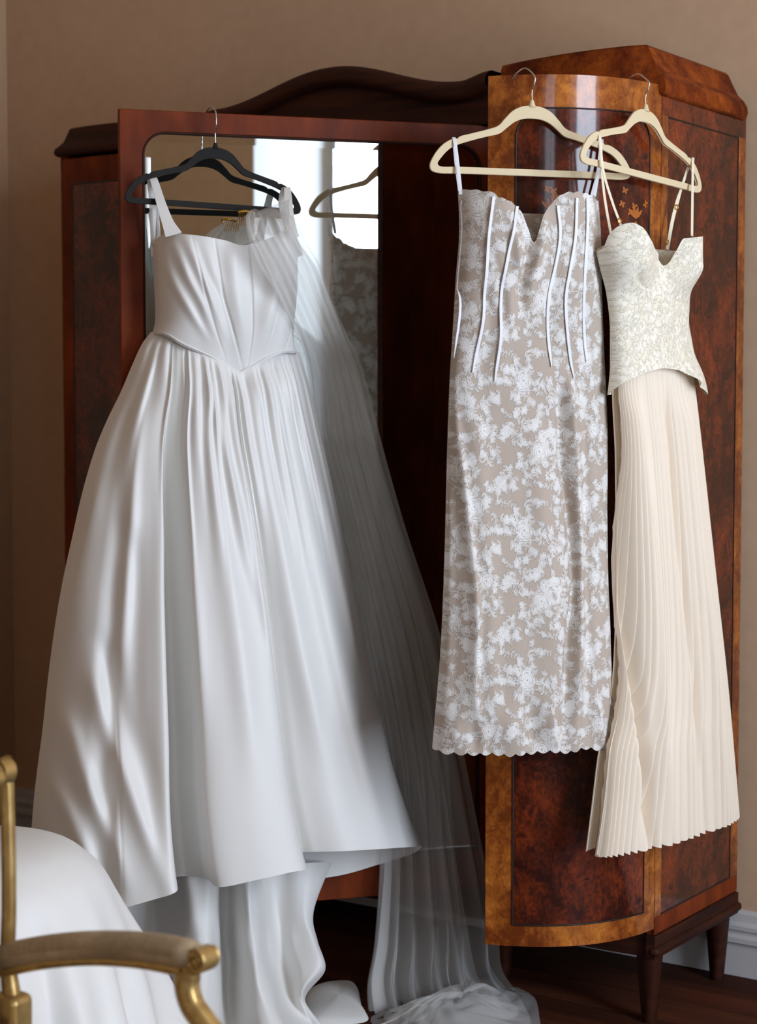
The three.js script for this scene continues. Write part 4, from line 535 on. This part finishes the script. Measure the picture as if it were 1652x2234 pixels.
// ---------------------------------------------------------------- gilt armchair
{
  const ch = thing('armchair', 'gilt carved armchair with beige velvet upholstery beside the train', 'chair', 0.764, 0, 2.262, 0);   // far back post at the origin, seat towards +x, other arm at +z
  const W = 0.56, D = 0.5, SH = 0.4;
  const sec = (n, r) => Array.from({ length: n + 1 }, (_, i) => [r * Math.cos(i / n * 2 * Math.PI), r * Math.sin(i / n * 2 * Math.PI)]);
  const sweep = (path, radii, seg = 60, squash = 1, groove = 0) => { const c = new THREE.CatmullRomCurve3(path, false, 'centripetal'), Rr = table(radii); return sheet(24, seg, (a, v) => { const p = c.getPoint(v), t = c.getTangent(v), s = V3(0, 0, 1); s.addScaledVector(t, -s.dot(t)).normalize(); const n = V3().crossVectors(t, s), an = a * Math.PI * 2, r = Rr(v) * (1 + groove * Math.cos(an * 6)); p.addScaledVector(s, Math.cos(an) * r * squash).addScaledVector(n, Math.sin(an) * r); return [p.x, p.y, p.z, a * 0.1, v * 0.5]; }, true); };
  const volute = (x, y, z, R, th, dir) => { const g = []; for (const e of [-1, 1]) { const pts = []; for (let i = 0; i <= 44; i++) { const t = i / 44, an = dir * t * 3.1 * Math.PI + 1.2, r = R * (1 - 0.74 * t); pts.push(V3(x + r * Math.cos(an), y + r * Math.sin(an), z + e * th * 0.42)); } g.push(new THREE.TubeGeometry(new THREE.CatmullRomCurve3(pts), 90, R * 0.2, 9)); const eye = new THREE.SphereGeometry(R * 0.26, 12, 10); eye.translate(x, y, z + e * th * 0.45); g.push(eye); } const cy = new THREE.CylinderGeometry(R * 1.06, R * 1.06, th * 0.8, 28); cy.rotateX(Math.PI / 2); cy.translate(x, y, z); g.push(cy); return mergeGeometries(g); };
  const C = (px, py, z = 0) => { const q = onPlane(px, py, V3(0, 0, 2.262), V3(0, 0, 1)); return V3(q.x - 0.764, q.y, z); };
  for (const z of [0, W]) {
    const Q = (...l) => l.map(([x, y]) => C(x, y, z)), sc = C(441, 2092, z), fin = C(5, 1682, z), blk = C(24, 2192, z);
    const post = part('back_post', sweep(Q([14, 1705], [17, 1800], [19, 1900], [19, 2000], [17, 2070], [19, 2120], [26, 2180], [30, 2240]), [[0, 0.010], [0.6, 0.0105], [0.75, 0.012], [1, 0.016]], 60, 1, 0.05), M.gilt, ch);
    part('finial', volute(fin.x, fin.y, z, 0.017, 0.026, 1), M.gilt, post, 'carved gold scroll');
    part('post_block', triUV(new RoundedBoxGeometry(0.05, 0.055, 0.045, 3, 0.012).translate(blk.x, blk.y - 0.01, z)), M.gilt, post);
    const rail = part('arm_rail', sweep(Q([6, 2116], [100, 2100], [200, 2093], [310, 2098], [410, 2114]), [[0, 0.010], [0.5, 0.0085], [1, 0.0105]], 50, 1.6), M.gilt, ch);
    part('arm_pad', sweep(Q([2, 2090], [14, 2086], [100, 2070], [200, 2062], [310, 2065], [395, 2078], [438, 2088]), [[0, 0.004], [0.03, 0.017], [0.2, 0.0185], [0.85, 0.019], [0.95, 0.015], [1, 0.003]], 60, 1.3), M.velvet, rail, 'beige velvet arm pad');
    part('arm_scroll', volute(sc.x, sc.y, z, 0.0155, 0.034, -1), M.gilt, rail, 'carved gold scroll');
    part('arm_support', sweep(Q([425, 2098], [412, 2120], [408, 2150], [418, 2190], [445, 2230], [490, 2290], [520, 2360], [525, 2440]), [[0, 0.011], [0.2, 0.016], [0.7, 0.016], [1, 0.022]], 60, 1.0, 0.06), M.gilt, ch);
    for (const x of [0.03, 0.42]) part('leg', sweep([V3(x, SH - 0.08, z), V3(x, 0.3, z), V3(x, 0.15, z), V3(x, 0.0, z)], [[0, 0.03], [0.12, 0.026], [0.2, 0.032], [0.3, 0.024], [0.9, 0.014], [1, 0.018]], 50, 1, 0.05), M.gilt, ch);
  }
  part('top_rail', sweep([V3(-0.006, 0.85, 0.02), V3(-0.006, 0.875, 0.16), V3(-0.006, 0.885, W / 2), V3(-0.006, 0.875, W - 0.16), V3(-0.006, 0.85, W - 0.02)].map((p) => p), [[0, 0.016], [1, 0.016]], 50), M.gilt, ch);
  part('lower_rail', sweep([V3(0.006, 0.5, 0), V3(0.006, 0.5, W)], [[0, 0.014], [1, 0.014]], 20), M.gilt, ch);
  part('back_cushion', triUV(new RoundedBoxGeometry(0.036, 0.36, W - 0.05, 5, 0.014).translate(-0.012, 0.69, W / 2)), M.velvet, ch, 'beige velvet back');
  part('seat_frame', triUV(new RoundedBoxGeometry(D, 0.07, W + 0.03, 3, 0.012).translate(0.24, SH - 0.045, W / 2)), M.gilt, ch);
  part('seat_cushion', triUV(new RoundedBoxGeometry(D - 0.06, 0.09, W - 0.06, 5, 0.035).translate(0.245, SH + 0.03, W / 2)), M.velvet, ch, 'beige velvet seat');
}
{ // a cream cord loop lying at the foot of the veil
  const p = gf.floor(905, 2226), q = gf.world(p[0], 0, p[1]);
  const t = thing('cord_loop', 'cream ribbon loop lying at the foot of the tulle veil', 'ribbon', q.x, 0, q.z, gf.turn);
  part('ribbon', ribbon([V3(-0.1, 0.006, 0.03), V3(-0.06, 0.01, 0.015), V3(-0.02, 0.02, 0.0), V3(0.012, 0.03, -0.01), V3(0.03, 0.024, -0.012), V3(0.026, 0.008, -0.004), V3(-0.005, 0.006, 0.02)], [[0, 0.008], [1, 0.008]], 0.003, 60, () => V3(0, 0.3, 1)), M.cream, t);
}

scene.traverse((o) => { if (o.isMesh) { o.castShadow = true; o.receiveShadow = true; } });
renderer.render(scene, camera);
